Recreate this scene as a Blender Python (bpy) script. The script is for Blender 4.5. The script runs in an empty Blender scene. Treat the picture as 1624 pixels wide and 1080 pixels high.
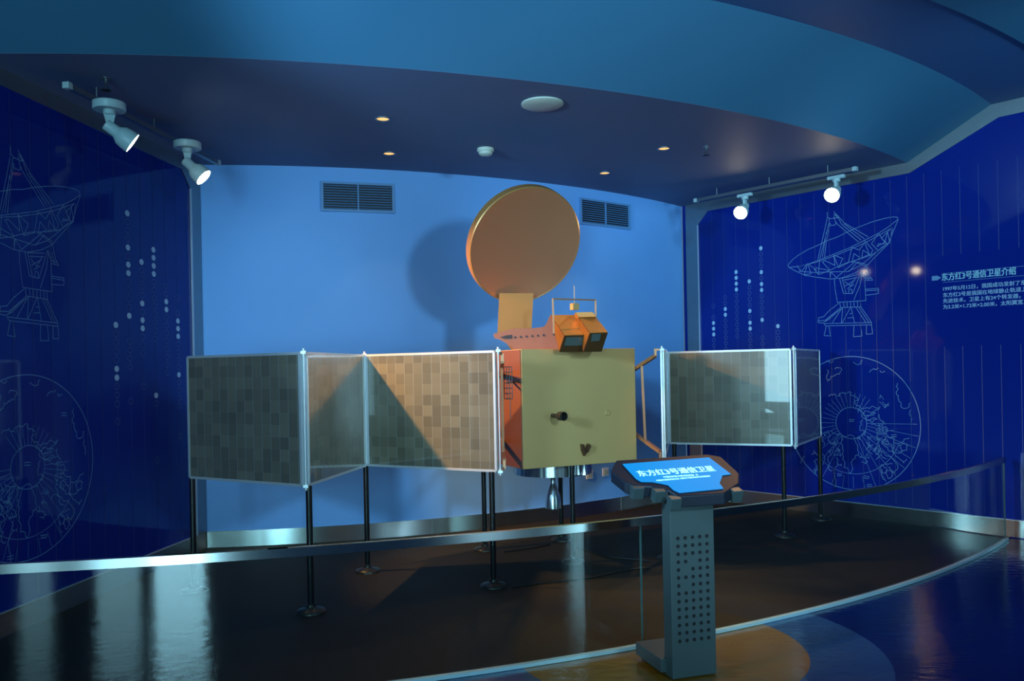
import bpy, bmesh, math, random
from mathutils import Vector, Matrix
random.seed(7)
PI = math.pi
scene = bpy.context.scene
col = scene.collection

# ------------------------------------------------------------------ camera
FPX, ROLL, HY, CZ = 1300.0, math.radians(1.1), 586.0, 1.6
cam_d = bpy.data.cameras.new('camera')
cam_o = bpy.data.objects.new('camera', cam_d)
col.objects.link(cam_o)
cam_d.sensor_fit = 'HORIZONTAL'
cam_d.sensor_width = 36.0
cam_d.lens = 36.0 * FPX / 1624.0
cam_d.shift_y = (HY - 540) / 1624.0
cam_d.clip_start = 0.05
cam_d.clip_end = 100
Rv = Vector((math.cos(ROLL), 0, -math.sin(ROLL)))
Uv = Vector((math.sin(ROLL), 0, math.cos(ROLL)))
Bv = Vector((0, -1, 0))
M = Matrix((Rv, Uv, Bv)).transposed().to_4x4()
M.translation = (0, 0, CZ)
cam_o.matrix_world = M
scene.camera = cam_o

# ------------------------------------------------------------------ look
scene.view_settings.view_transform = 'Standard'
scene.view_settings.look = 'None'
scene.view_settings.gamma = 1
scene.view_settings.exposure = 0.0
scene.view_settings.use_curve_mapping = False
world = bpy.data.worlds.new('world')
scene.world = world
world.use_nodes = True
wb = world.node_tree.nodes['Background']
wb.inputs[0].default_value = (0.25, 0.5, 0.8, 1)
wb.inputs[1].default_value = 0.3


def area_light(name, loc, look, sx, sy, power, color):
    d = bpy.data.lights.new(name, 'AREA')
    d.shape = 'RECTANGLE'; d.size = sx; d.size_y = sy
    d.energy = power; d.color = color
    o = bpy.data.objects.new(name, d); col.objects.link(o)
    o.location = loc
    o.rotation_euler = (Vector(look) - Vector(loc)).to_track_quat('-Z', 'Y').to_euler()
    return o


DAY = (0.38, 0.80, 1.0)
# daylight through the windows of the hall behind the camera (panes at the same places)
WIN = [  # centre, inward normal, width, height, power
    ((-4.72, -5.9, 1.75), (0, 1, 0), 0.7, 2.9, 24),
    ((-2.92, -5.9, 1.75), (0, 1, 0), 0.95, 2.9, 75),
    ((-1.55, -5.9, 1.75), (0, 1, 0), 1.15, 2.9, 300),
    ((8.85, -2.9, 1.9), (-1, 0, 0), 1.1, 2.9, 95),
    ((-8.85, -1.7, 1.9), (1, 0, 0), 0.5, 2.4, 16),
]
for i, (c, n, w, h, p) in enumerate(WIN):
    c = Vector(c); n = Vector(n)
    area_light('window_daylight', c + n * 0.03, c + n, w, h, p, DAY)
# added blue fill light under the hall ceiling
area_light('hall_fill_light', (1.5, 0.5, 3.8), (1.5, 0.5, 0), 5.0, 2.0, 28, (0.25, 0.55, 1.0))


def hall_spot(name, loc, look, power, size, color, radius=0.12, blend=0.4):
    d = bpy.data.lights.new(name, 'SPOT'); d.energy = power; d.color = color
    d.spot_size = math.radians(size); d.spot_blend = blend; d.shadow_soft_size = radius
    o = bpy.data.objects.new(name, d); col.objects.link(o)
    o.location = loc
    o.rotation_euler = (Vector(look) - Vector(loc)).to_track_quat('-Z', 'Y').to_euler()


# unseen cool spots: the display one set from the dish shadow, the others added fill
hall_spot('display_flood', (3.3, -0.3, 3.2), (0.35, 8.3, 1.6), 720, 50, (0.42, 0.78, 1.0), 0.30, 0.5)
hall_spot('corner_fill', (4.6, 2.4, 3.6), (1.7, 9.7, 2.3), 340, 24, (0.36, 0.78, 1.0), 0.25, 0.7)  # added fill for the right end of the back wall
hall_spot('corner_fill', (-1.4, -0.5, 3.4), (-2.15, 7.9, 2.1), 270, 17, (0.36, 0.70, 1.0), 0.45, 0.7)  # added fill brightening the left strip of the back wall
hall_spot('text_wall_fill', (-3.2, 1.9, 2.6), (3.9, 7.5, 2.7), 900, 60, (0.35, 0.70, 1.0), 0.3)  # added fill for the right wall, no fitting modelled


hall_spot('cove_fill', (5.2, 2.0, 2.4), (3.5, 7.3, 3.8), 420, 40, (0.36, 0.78, 1.0), 0.25, 1.0)  # added fill brightening the right end of the cove


# ------------------------------------------------------------------ helpers
def ray(px, py):
    cx = (px - 812) / FPX; cy = (HY - py) / FPX
    return Vector((cx * math.cos(ROLL) + cy * math.sin(ROLL), 1.0,
                   -cx * math.sin(ROLL) + cy * math.cos(ROLL)))


def at_z(px, py, z):
    d = ray(px, py)
    return Vector((0, 0, CZ)) + d * ((z - CZ) / d.z)


def at_y(px, py, y):
    return Vector((0, 0, CZ)) + ray(px, py) * y


def at_plane(px, py, p, n):
    d = ray(px, py); o = Vector((0, 0, CZ))
    return o + d * ((Vector(p) - o).dot(n) / d.dot(n))


def srgb(r, g, b):
    f = lambda c: c / 12.92 if c <= 0.04045 else ((c + 0.055) / 1.055) ** 2.4
    return (f(r / 255), f(g / 255), f(b / 255), 1)


def mat(name, color, rough=0.5, metal=0.0, spec=0.5, emit=None, es=0.0, coat=0.0, ior=1.5, noise=0.0, nscale=20.0, bump=0.0, bscale=60.0):
    m = bpy.data.materials.new(name)
    m.use_nodes = True
    nt = m.node_tree
    b = nt.nodes['Principled BSDF']
    b.inputs['Base Color'].default_value = color if len(color) == 4 else (*color, 1)
    b.inputs['Roughness'].default_value = rough
    b.inputs['Metallic'].default_value = metal
    b.inputs['IOR'].default_value = ior
    b.inputs['Specular IOR Level'].default_value = spec
    b.inputs['Coat Weight'].default_value = coat
    b.inputs['Coat Roughness'].default_value = 0.03
    if emit:
        b.inputs['Emission Color'].default_value = (*emit[:3], 1)
        b.inputs['Emission Strength'].default_value = es
    tc = nt.nodes.new('ShaderNodeTexCoord')
    if noise > 0:
        n = nt.nodes.new('ShaderNodeTexNoise')
        n.inputs['Scale'].default_value = nscale
        n.inputs['Detail'].default_value = 5
        nt.links.new(tc.outputs['Object'], n.inputs['Vector'])
        mr = nt.nodes.new('ShaderNodeMapRange')
        mr.inputs[3].default_value = 1 - noise
        mr.inputs[4].default_value = 1 + noise
        nt.links.new(n.outputs[0], mr.inputs[0])
        vm = nt.nodes.new('ShaderNodeVectorMath'); vm.operation = 'SCALE'
        vm.inputs[0].default_value = color[:3]
        nt.links.new(mr.outputs[0], vm.inputs['Scale'])
        nt.links.new(vm.outputs[0], b.inputs['Base Color'])
    if bump > 0:
        n = nt.nodes.new('ShaderNodeTexNoise')
        n.inputs['Scale'].default_value = bscale
        n.inputs['Detail'].default_value = 4
        nt.links.new(tc.outputs['Object'], n.inputs['Vector'])
        bp = nt.nodes.new('ShaderNodeBump')
        bp.inputs['Strength'].default_value = bump
        bp.inputs['Distance'].default_value = 0.01
        nt.links.new(n.outputs[0], bp.inputs['Height'])
        nt.links.new(bp.outputs[0], b.inputs['Normal'])
    return m


class MB:
    def __init__(s):
        s.v = []; s.f = []; s.smooth = set()

    def add(s, vs, fs, smooth=False):
        o = len(s.v)
        s.v += [tuple(v) for v in vs]
        for f in fs:
            if smooth: s.smooth.add(len(s.f))
            s.f.append([o + i for i in f])
        return s

    def box(s, c, size, rot=None):
        c = Vector(c); hx, hy, hz = [k / 2 for k in size]
        vs = []
        for z in (-hz, hz):
            for x, y in ((-hx, -hy), (hx, -hy), (hx, hy), (-hx, hy)):
                p = Vector((x, y, z))
                if rot is not None: p = rot @ p
                vs.append(c + p)
        return s.add(vs, [(3, 2, 1, 0), (4, 5, 6, 7), (0, 1, 5, 4), (1, 2, 6, 5), (2, 3, 7, 6), (3, 0, 4, 7)])

    def slab(s, poly, off):
        """closed prism: polygon points, extruded by the vector off"""
        n = len(poly); off = Vector(off)
        a = [Vector(p) for p in poly]; b = [p + off for p in a]
        fs = [tuple(range(n))[::-1], tuple(range(n, 2 * n))]
        for i in range(n):
            j = (i + 1) % n
            fs.append((i, j, n + j, n + i))
        return s.add(a + b, fs)

    def bar(s, a, b, w, h=None, up=(0, 0, 1)):
        a = Vector(a); b = Vector(b); h = h or w
        d = (b - a).normalized(); up = Vector(up)
        if abs(d.dot(up)) > 0.98: up = Vector((0, 1, 0))
        x = d.cross(up).normalized() * w / 2; y = x.cross(d).normalized() * h / 2
        vs = [a - x - y, a + x - y, a + x + y, a - x + y, b - x - y, b + x - y, b + x + y, b - x + y]
        return s.add(vs, [(3, 2, 1, 0), (4, 5, 6, 7), (0, 1, 5, 4), (1, 2, 6, 5), (2, 3, 7, 6), (3, 0, 4, 7)])

    def tube(s, pts, r, n=16, r2=None):
        pts = [Vector(p) for p in pts]; k = len(pts); vs = []
        side = None
        for i, p in enumerate(pts):
            d = (pts[min(i + 1, k - 1)] - pts[max(i - 1, 0)]).normalized()
            if side is None:
                u = Vector((0, 0, 1)) if abs(d.z) < 0.9 else Vector((1, 0, 0))
                side = d.cross(u).normalized()
            side = (side - d * side.dot(d)).normalized()
            up = side.cross(d)
            rr = r if r2 is None else r + (r2 - r) * i / (k - 1)
            for j in range(n):
                t = 2 * PI * j / n
                vs.append(p + side * math.cos(t) * rr + up * math.sin(t) * rr)
        fs = []
        for i in range(k - 1):
            for j in range(n):
                a = i * n + j; b = i * n + (j + 1) % n
                fs.append((a, b, b + n, a + n))
        s.add(vs, fs, True)
        o = [tuple(range(n))[::-1], tuple(range((k - 1) * n, k * n))]
        base = len(s.v) - len(vs)
        for f in o: s.f.append([base + q for q in f])
        return s

    def lathe(s, prof, loc=(0, 0, 0), rot=None, n=40, smooth=True, close=True):
        """prof: list of (r, z) around the z axis"""
        loc = Vector(loc); vs = []; fs = []
        for r, z in prof:
            for j in range(n):
                t = 2 * PI * j / n
                p = Vector((r * math.cos(t), r * math.sin(t), z))
                if rot is not None: p = rot @ p
                vs.append(loc + p)
        for i in range(len(prof) - 1):
            for j in range(n):
                a = i * n + j; b = i * n + (j + 1) % n
                fs.append((a, b, b + n, a + n))
        o = len(s.v)
        s.add(vs, fs, smooth)
        if close:
            s.f.append([o + j for j in range(n)][::-1])
            s.f.append([o + (len(prof) - 1) * n + j for j in range(n)])
        return s

    def build(s, name, m, parent=None, bevel=0.0, seg=2, auto=True):
        me = bpy.data.meshes.new(name)
        me.from_pydata(s.v, [], s.f)
        for i, p in enumerate(me.polygons):
            p.use_smooth = i in s.smooth
        me.validate()
        bm = bmesh.new(); bm.from_mesh(me)
        bmesh.ops.recalc_face_normals(bm, faces=bm.faces)
        bm.to_mesh(me); bm.free()
        me.materials.append(m)
        if s.smooth and auto:
            me.set_sharp_from_angle(angle=math.radians(40))
        o = bpy.data.objects.new(name, me)
        col.objects.link(o)
        if parent is not None:
            o.parent = parent
            o.matrix_parent_inverse = Matrix.Translation(-WP[parent.name]) if parent.name in WP else Matrix.Identity(4)
        if bevel:
            b = o.modifiers.new('bevel', 'BEVEL'); b.width = bevel; b.segments = seg
            b.limit_method = 'ANGLE'; b.angle_limit = math.radians(40)
        return o


WP = {}   # world position of the empties, parts are written in world coordinates


def tag(o, label=None, cat=None, group=None, kind=None):
    if label: o['label'] = label
    if cat: o['category'] = cat
    if group: o['group'] = group
    if kind: o['kind'] = kind
    return o


def thing(name, label, cat, loc=(0, 0, 0), group=None, kind=None):
    o = bpy.data.objects.new(name, None); col.objects.link(o)
    o.empty_display_size = 0.1
    o.location = loc
    WP[o.name] = Vector(loc)
    return tag(o, label, cat, group, kind)


def copy_tree(o, parent=None):
    c = o.copy(); col.objects.link(c)
    if parent is not None: c.parent = parent
    for ch in list(o.children): copy_tree(ch, c)
    return c


def aim(d, roll=0):
    return Vector(d).normalized().to_track_quat('Z', 'Y').to_matrix()


def text_mesh(name, s, size, m, parent, origin, xdir, ydir, bold=0.0, width=None, align='LEFT', extrude=0.0006):
    """lettering as a flat mesh: origin = lower left of the line, xdir/ydir in the sign's plane"""
    cu = bpy.data.curves.new(name, 'FONT')
    cu.body = s; cu.size = size; cu.extrude = extrude
    cu.align_x = align
    t = bpy.data.objects.new(name + '_src', cu); col.objects.link(t)
    dg = bpy.context.evaluated_depsgraph_get()
    me = bpy.data.meshes.new_from_object(t.evaluated_get(dg))
    bpy.data.objects.remove(t)
    xs = [v.co.x for v in me.vertices]
    k = 1.0
    if width and xs:
        k = width / (max(xs) - min(xs))
    x0 = min(xs) if xs and align == 'LEFT' else 0
    xd = Vector(xdir).normalized(); yd = Vector(ydir).normalized(); zd = xd.cross(yd)
    for v in me.vertices:
        c = v.co
        v.co = Vector(origin) + xd * ((c.x - x0) * k) + yd * c.y + zd * c.z
    if bold:          # heavier strokes: the same outlines laid side by side
        vs = [v.co.copy() for v in me.vertices]; fs = [tuple(p.vertices) for p in me.polygons]
        av, af = [], []
        for k_, (ox, oy) in enumerate(((-1, -0.5), (1, 0.5), (-1, 0.5), (1, -0.5), (0, 0))):
            b0 = len(av); av += [v + xd * ox * bold + yd * oy * bold + zd * k_ * 0.00004 for v in vs]
            af += [tuple(b0 + i for i in f) for f in fs]
        me = bpy.data.meshes.new(name); me.from_pydata(av, [], af)
    me.materials.clear(); me.materials.append(m)
    o = bpy.data.objects.new(name, me); col.objects.link(o)
    if parent is not None:
        o.parent = parent
        if parent.name in WP: o.matrix_parent_inverse = Matrix.Translation(-WP[parent.name])
    return o


# ------------------------------------------------------------------ plan of the gallery (concentric arcs, two radial walls)
C = Vector((-3.4, 15.0)); RB, RS, RU, RN = 7.43, 10.1, 10.85, 11.53
CR = Vector((-3.82, 14.93)); RR = 11.2
ZS, ZU = 3.55, 3.93
PL0 = Vector((-2.86, 7.58)); DL = Vector((-0.128, -1)).normalized()
PR0 = Vector((2.15, 9.97)); DR = Vector((2.38, -2.62)).normalized()
NL = Vector((-DL.y, DL.x)); NL = NL if NL.x > 0 else -NL       # into the room
NR = Vector((DR.y, -DR.x)); NR = NR if NR.x < 0 else -NR
LEN_L, LEN_R = 5.2, 10.1


def on_line(P, D, cen, R):
    """distance along P + D t where it meets the circle (largest t)"""
    q = P - cen; b = q.dot(D); c = q.dot(q) - R * R
    return -b + math.sqrt(b * b - c)


def ang(p, cen): return math.atan2(p.y - cen.y, p.x - cen.x)


def arc(R, cen, a0, a1, n):
    return [cen + R * Vector((math.cos(a0 + (a1 - a0) * i / n), math.sin(a0 + (a1 - a0) * i / n))) for i in range(n + 1)]


# ------------------------------------------------------------------ materials
M_wallblue = mat('gloss_blue_panel', (0.004, 0.022, 0.26, 1), 0.05, spec=0.24, coat=0.0, noise=0.08, nscale=1.3)
M_back = mat('pale_blue_paint', (0.18, 0.44, 0.90, 1), 0.55, noise=0.04, nscale=2.0, spec=0.3)
M_soffit = mat('soffit_blue_paint', (0.115, 0.165, 0.29, 1), 0.6, noise=0.05, nscale=1.5, spec=0.3)
M_cove = mat('cove_blue_paint', (0.055, 0.20, 0.34, 1), 0.55, noise=0.04, nscale=1.5, spec=0.3)
M_ceil = mat('upper_ceiling_paint', (0.04, 0.12, 0.30, 1), 0.6, noise=0.05, nscale=1.2)
M_steel = mat('brushed_steel', (0.50, 0.52, 0.50, 1), 0.26, metal=1.0, noise=0.08, nscale=9)
_b = M_steel.node_tree.nodes['Principled BSDF']
_b.inputs['Anisotropic'].default_value = 0.95
_t = M_steel.node_tree.nodes.new('ShaderNodeCombineXYZ'); _t.inputs[2].default_value = 1.0   # brushed lengthwise
M_steel.node_tree.links.new(_t.outputs[0], _b.inputs['Tangent'])
M_trim = mat('dull_steel_trim', (0.30, 0.36, 0.38, 1), 0.35, metal=0.9, noise=0.08, nscale=9)
M_edge = mat('bright_edge_trim', (0.70, 0.78, 0.82, 1), 0.3, metal=0.6)
M_carpet = mat('dark_brown_carpet', (0.026, 0.022, 0.016, 1), 0.62, noise=0.45, nscale=60, bump=0.5, bscale=180, spec=0.15)
M_draw = mat('pale_blue_print', (0.16, 0.34, 0.62, 1), 0.6)
M_faint = mat('faint_blue_print', (0.020, 0.060, 0.28, 1), 0.5)
M_dot = mat('white_blue_print', (0.38, 0.62, 0.85, 1), 0.6)
M_title = mat('title_print', (0.35, 0.70, 0.85, 1), 0.6)
M_black = mat('black_leg_paint', (0.006, 0.006, 0.007, 1), 0.28, noise=0.2, nscale=30)
M_base = mat('dark_base_casting', (0.05, 0.045, 0.04, 1), 0.35, metal=0.6)
M_body = mat('champagne_gold_sheet', (0.63, 0.39, 0.14, 1), 0.42, metal=0.25, noise=0.05, nscale=3)
M_gold = mat('orange_gold_paint', (0.60, 0.26, 0.06, 1), 0.38, metal=0.35, noise=0.05, nscale=4)
M_tower = mat('copper_brown_paint', (0.22, 0.075, 0.035, 1), 0.5, metal=0.15, noise=0.05, nscale=4)
M_dish = mat('dish_satin_copper', (0.68, 0.29, 0.14, 1), 0.28, metal=0.5, noise=0.05, nscale=3)
M_rim = mat('dish_rim_gold', (0.55, 0.26, 0.08, 1), 0.35, metal=0.4)
M_silver = mat('satin_aluminium', (0.62, 0.66, 0.68, 1), 0.25, metal=0.95, noise=0.05, nscale=12)
M_frame = mat('panel_frame_aluminium', (0.66, 0.70, 0.72, 1), 0.35, metal=0.5)
M_strut = mat('copper_strut', (0.55, 0.24, 0.12, 1), 0.35, metal=0.6)
M_kiosk = mat('grey_green_powder_coat', (0.045, 0.070, 0.072, 1), 0.42, noise=0.04, nscale=6)
M_head = mat('charcoal_plastic', (0.014, 0.018, 0.030, 1), 0.4, spec=0.25, noise=0.05, nscale=8)
M_white = mat('lamp_white_enamel', (0.42, 0.58, 0.60, 1), 0.4)
M_offwhite = mat('off_white_plastic', (0.55, 0.60, 0.50, 1), 0.5)
M_dark = mat('dark_slot', (0.006, 0.01, 0.02, 1), 0.6)
M_vent = mat('vent_blue_enamel', (0.12, 0.30, 0.58, 1), 0.45)
M_bulb = mat('lit_bulb', (1, 0.9, 0.75, 1), 0.4, emit=(1.0, 0.80, 0.55), es=45.0)
M_down = mat('lit_downlight', (1, 0.7, 0.3, 1), 0.4, emit=(1.0, 0.50, 0.13), es=1.3)
M_pane = mat('daylit_window_glass', (0.1, 0.2, 0.25, 1), 0.2, emit=(0.42, 0.85, 1.0), es=2.0)
M_hole = mat('perforation_black', (0.004, 0.004, 0.006, 1), 0.8)
M_roomwall = mat('hall_wall_paint', (0.035, 0.06, 0.09, 1), 0.6, noise=0.05, nscale=2)
M_cable = mat('black_rubber', (0.008, 0.008, 0.008, 1), 0.5)
M_socket = mat('socket_white_plastic', (0.75, 0.78, 0.80, 1), 0.4)


def glass_mat():
    m = bpy.data.materials.new('clear_railing_glass'); m.use_nodes = True
    nt = m.node_tree; nt.nodes.clear()
    out = nt.nodes.new('ShaderNodeOutputMaterial')
    tr = nt.nodes.new('ShaderNodeBsdfTransparent'); tr.inputs[0].default_value = (0.90, 0.97, 0.95, 1)
    gl = nt.nodes.new('ShaderNodeBsdfGlossy'); gl.inputs['Roughness'].default_value = 0.01
    fr = nt.nodes.new('ShaderNodeFresnel')
    ge = nt.nodes.new('ShaderNodeNewGeometry')       # same air-to-glass reflectance from either side of the thin sheet
    mi = nt.nodes.new('ShaderNodeMix'); mi.inputs[2].default_value = 1.52; mi.inputs[3].default_value = 1 / 1.52
    nt.links.new(ge.outputs['Backfacing'], mi.inputs[0]); nt.links.new(mi.outputs[0], fr.inputs[0])
    ml = nt.nodes.new('ShaderNodeMath'); ml.operation = 'MULTIPLY'; ml.inputs[1].default_value = 0.95
    mx = nt.nodes.new('ShaderNodeMixShader')
    nt.links.new(fr.outputs[0], ml.inputs[0]); nt.links.new(ml.outputs[0], mx.inputs[0])
    nt.links.new(tr.outputs[0], mx.inputs[1]); nt.links.new(gl.outputs[0], mx.inputs[2])
    nt.links.new(mx.outputs[0], out.inputs[0])
    return m


M_glass = glass_mat()
M_chan = mat('pale_floor_channel', (0.62, 0.90, 0.95, 1), 0.28, metal=0.4)
M_glassedge = mat('green_glass_edge', (0.05, 0.13, 0.13, 1), 0.3)


def floor_mat():
    """glossy dark blue sheet floor with an inlaid yellow disc inside a mid blue ring"""
    m = mat('blue_sheet_floor', (0.003, 0.011, 0.080, 1), 0.13, spec=0.6)
    nt = m.node_tree; b = nt.nodes['Principled BSDF']
    g = nt.nodes.new('ShaderNodeNewGeometry')

    def dist(x, y):
        s = nt.nodes.new('ShaderNodeVectorMath'); s.operation = 'DISTANCE'
        s.inputs[1].default_value = (x, y, 0)
        nt.links.new(g.outputs['Position'], s.inputs[0])
        return s.outputs['Value']

    def less(v, r):
        n = nt.nodes.new('ShaderNodeMath'); n.operation = 'LESS_THAN'; n.inputs[1].default_value = r
        nt.links.new(v, n.inputs[0]); return n.outputs[0]

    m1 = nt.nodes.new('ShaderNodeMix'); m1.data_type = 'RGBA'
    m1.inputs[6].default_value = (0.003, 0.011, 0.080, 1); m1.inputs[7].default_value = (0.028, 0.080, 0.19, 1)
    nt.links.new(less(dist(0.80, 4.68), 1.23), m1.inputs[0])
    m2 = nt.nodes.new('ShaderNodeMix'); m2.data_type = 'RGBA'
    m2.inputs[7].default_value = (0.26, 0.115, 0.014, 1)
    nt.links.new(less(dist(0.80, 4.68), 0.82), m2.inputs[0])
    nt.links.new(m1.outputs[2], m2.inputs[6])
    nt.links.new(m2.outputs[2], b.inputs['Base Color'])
    n = nt.nodes.new('ShaderNodeTexNoise'); n.inputs['Scale'].default_value = 9.0; n.inputs['Detail'].default_value = 6
    mp = nt.nodes.new('ShaderNodeMapping'); mp.inputs['Scale'].default_value = (1, 2.2, 1)
    nt.links.new(g.outputs['Position'], mp.inputs[0]); nt.links.new(mp.outputs[0], n.inputs['Vector'])
    bp = nt.nodes.new('ShaderNodeBump'); bp.inputs['Strength'].default_value = 0.5; bp.inputs['Distance'].default_value = 0.006
    nt.links.new(n.outputs[0], bp.inputs['Height']); nt.links.new(bp.outputs[0], b.inputs['Normal'])
    return m


M_floor = floor_mat()


def back_mat():
    """pale blue wall paint over sheets with faint vertical joints"""
    m = M_back; nt = m.node_tree; b = nt.nodes['Principled BSDF']
    g = nt.nodes.new('ShaderNodeNewGeometry')
    sp = nt.nodes.new('ShaderNodeSeparateXYZ'); nt.links.new(g.outputs['Position'], sp.inputs[0])

    def mth(op, a, bb=None, v=None):
        n = nt.nodes.new('ShaderNodeMath'); n.operation = op
        nt.links.new(a, n.inputs[0])
        if bb is not None: nt.links.new(bb, n.inputs[1])
        if v is not None: n.inputs[1].default_value = v
        return n.outputs[0]
    dx = mth('SUBTRACT', sp.outputs[0], v=C.x); dy = mth('SUBTRACT', sp.outputs[1], v=C.y)
    a = mth('ARCTAN2', dy, dx)
    k = mth('FRACT', mth('MULTIPLY', a, v=RB / 1.22))
    line = mth('LESS_THAN', mth('ABSOLUTE', mth('SUBTRACT', k, v=0.5)), v=0.0025)
    bp = nt.nodes.new('ShaderNodeBump'); bp.inputs['Strength'].default_value = 0.5; bp.inputs['Distance'].default_value = 0.003
    bp.invert = True
    nt.links.new(line, bp.inputs['Height']); nt.links.new(bp.outputs[0], b.inputs['Normal'])


back_mat()


def cell_mat():
    """solar cells under glass: square cells of uneven shade, fine ribbon lines and brighter bus lines (object space u,v on the UV map, metres)"""
    m = mat('solar_cell_glass', (0.3, 0.25, 0.18, 1), 0.22, spec=0.8, coat=0.9, ior=1.6)
    nt = m.node_tree; b = nt.nodes['Principled BSDF']
    b.inputs['Coat IOR'].default_value = 1.9
    b.inputs['Coat Roughness'].default_value = 0.02
    uv = nt.nodes.new('ShaderNodeUVMap')
    sp = nt.nodes.new('ShaderNodeSeparateXYZ'); nt.links.new(uv.outputs[0], sp.inputs[0])

    def mth(op, a, v=None, bb=None):
        n = nt.nodes.new('ShaderNodeMath'); n.operation = op
        nt.links.new(a, n.inputs[0])
        if v is not None: n.inputs[1].default_value = v
        if bb is not None: nt.links.new(bb, n.inputs[1])
        return n.outputs[0]
    CS = 0.0835
    u = mth('DIVIDE', sp.outputs[0], CS); v = mth('DIVIDE', sp.outputs[1], CS)
    fu = mth('FLOOR', u); fv = mth('FLOOR', v)
    cb = nt.nodes.new('ShaderNodeCombineXYZ'); nt.links.new(fu, cb.inputs[0]); nt.links.new(fv, cb.inputs[1])
    oi = nt.nodes.new('ShaderNodeObjectInfo'); nt.links.new(oi.outputs['Random'], cb.inputs[2])
    wn = nt.nodes.new('ShaderNodeTexWhiteNoise'); nt.links.new(cb.outputs[0], wn.inputs['Vector'])
    # pairs of cells share a shade: blend with a coarser cell
    mr = nt.nodes.new('ShaderNodeMapRange'); nt.links.new(wn.outputs['Value'], mr.inputs[0])
    mr.inputs[3].default_value = 0.72; mr.inputs[4].default_value = 1.12
    # fine ribbon lines
    tri = mth('ABSOLUTE', mth('SUBTRACT', mth('FRACT', mth('MULTIPLY', u, 8.0)), 0.5))
    fine = mth('MULTIPLY', mth('GREATER_THAN', tri, 0.38), 0.12)
    sh = mth('SUBTRACT', mr.outputs[0], None, fine)
    vm = nt.nodes.new('ShaderNodeVectorMath'); vm.operation = 'SCALE'
    vm.inputs[0].default_value = (0.178, 0.158, 0.105)
    nt.links.new(sh, vm.inputs['Scale'])
    eu = mth('GREATER_THAN', mth('ABSOLUTE', mth('SUBTRACT', mth('FRACT', u), 0.5)), 0.479)
    ev = mth('MULTIPLY', mth('GREATER_THAN', mth('ABSOLUTE', mth('SUBTRACT', mth('FRACT', v), 0.5)), 0.488), 0.25)
    e = mth('MAXIMUM', eu, None, ev)
    e = mth('MULTIPLY', e, 0.5)
    mx = nt.nodes.new('ShaderNodeMix'); mx.data_type = 'RGBA'
    nt.links.new(e, mx.inputs[0]); nt.links.new(vm.outputs[0], mx.inputs[6])
    mx.inputs[7].default_value = (0.33, 0.40, 0.40, 1)
    nt.links.new(mx.outputs[2], b.inputs['Base Color'])
    return m


M_cell = cell_mat()


def screen_mat():
    m = mat('backlit_blue_screen', (0.0, 0.08, 0.2, 1), 0.3, spec=0.2, emit=(0.0, 0.30, 0.80), es=0.85)
    return m


M_screen = screen_mat()
M_letter = mat('backlit_white_lettering', (0.6, 0.9, 0.9, 1), 0.4, emit=(0.42, 0.90, 0.88), es=0.9)

# ------------------------------------------------------------------ room shell
def struct(mb, name, m, parent=None, bevel=0):
    o = mb.build(name, m, parent, bevel)
    if parent is None: o['kind'] = 'structure'
    return o


# floor: one blue sheet floor over the hall, carpet inside the railing laid 4 mm proud
HX0, HX1, HY0 = -9.0, 9.0, -6.0
struct(MB().box((0, 2.5, -0.1), (18.4, 17.4, 0.192)), 'floor', M_floor)
tL = on_line(PL0, DL, CR, RR); tR = on_line(PR0, DR, CR, RR)
pl = PL0 + DL * tL; pr = PR0 + DR * tR
aL, aR = ang(pl, CR), ang(pr, CR)
if aL > 0: aL -= 2 * PI
if aR > 0: aR -= 2 * PI
arc_r = arc(RR, CR, aL, aR, 72)
bL = ang(PL0, C); bR = ang(PR0, C)
arc_b = arc(RB, C, bL, bR, 60)
NSTR = 72
mb = MB()
ab = arc(RB - 0.02, C, bL, bR, NSTR)
top = [Vector((p.x, p.y, 0.006)) for p in ab] + [Vector((p.x, p.y, 0.006)) for p in arc_r]
fs = [(i, i + 1, NSTR + 1 + i + 1, NSTR + 1 + i) for i in range(NSTR)]
mb.add(top, fs)
mb.add([v - Vector((0, 0, 0.012)) for v in top], fs)
struct(mb, 'floor_carpet', M_carpet)

# walls (solid slabs, faces on the traced planes)
def wall_slab(P, D, N, L, z0, z1, th, name, m):
    a = P; b = P + D * L
    mb = MB().slab([(a.x, a.y, z0), (b.x, b.y, z0), (b.x - N.x * th, b.y - N.y * th, z0), (a.x - N.x * th, a.y - N.y * th, z0)], (0, 0, z1 - z0))
    return struct(mb, name, m)


ZT = 4.1
wall_l = wall_slab(PL0 - DL * 0.35, DL, NL, LEN_L + 0.35, -0.02, ZT, 0.15, 'wall_left', M_wallblue)
wall_r = wall_slab(PR0 - DR * 0.05, DR, NR, 4.6, -0.02, ZT, 0.15, 'wall_right', M_wallblue)
wall_slab(PR0 + DR * 4.551, DR, NR, LEN_R - 4.6, -0.02, ZT, 0.15, 'wall_right_far', M_roomwall)
mb = MB()
ao = arc(RB - 0.15, C, bL, bR, 60)
n = 61
vs = [(p.x, p.y, -0.02) for p in arc_b] + [(p.x, p.y, ZT) for p in arc_b] + [(p.x, p.y, -0.02) for p in ao] + [(p.x, p.y, ZT) for p in ao]
fs = []
for i in range(60):
    fs += [(i, i + 1, n + i + 1, n + i), (2 * n + i, 3 * n + i, 3 * n + i + 1, 2 * n + i + 1), (n + i, n + i + 1, 3 * n + i + 1, 3 * n + i), (i, 2 * n + i, 2 * n + i + 1, i + 1)]
mb.add(vs, fs, True)
struct(mb, 'wall_back', M_back)
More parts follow.
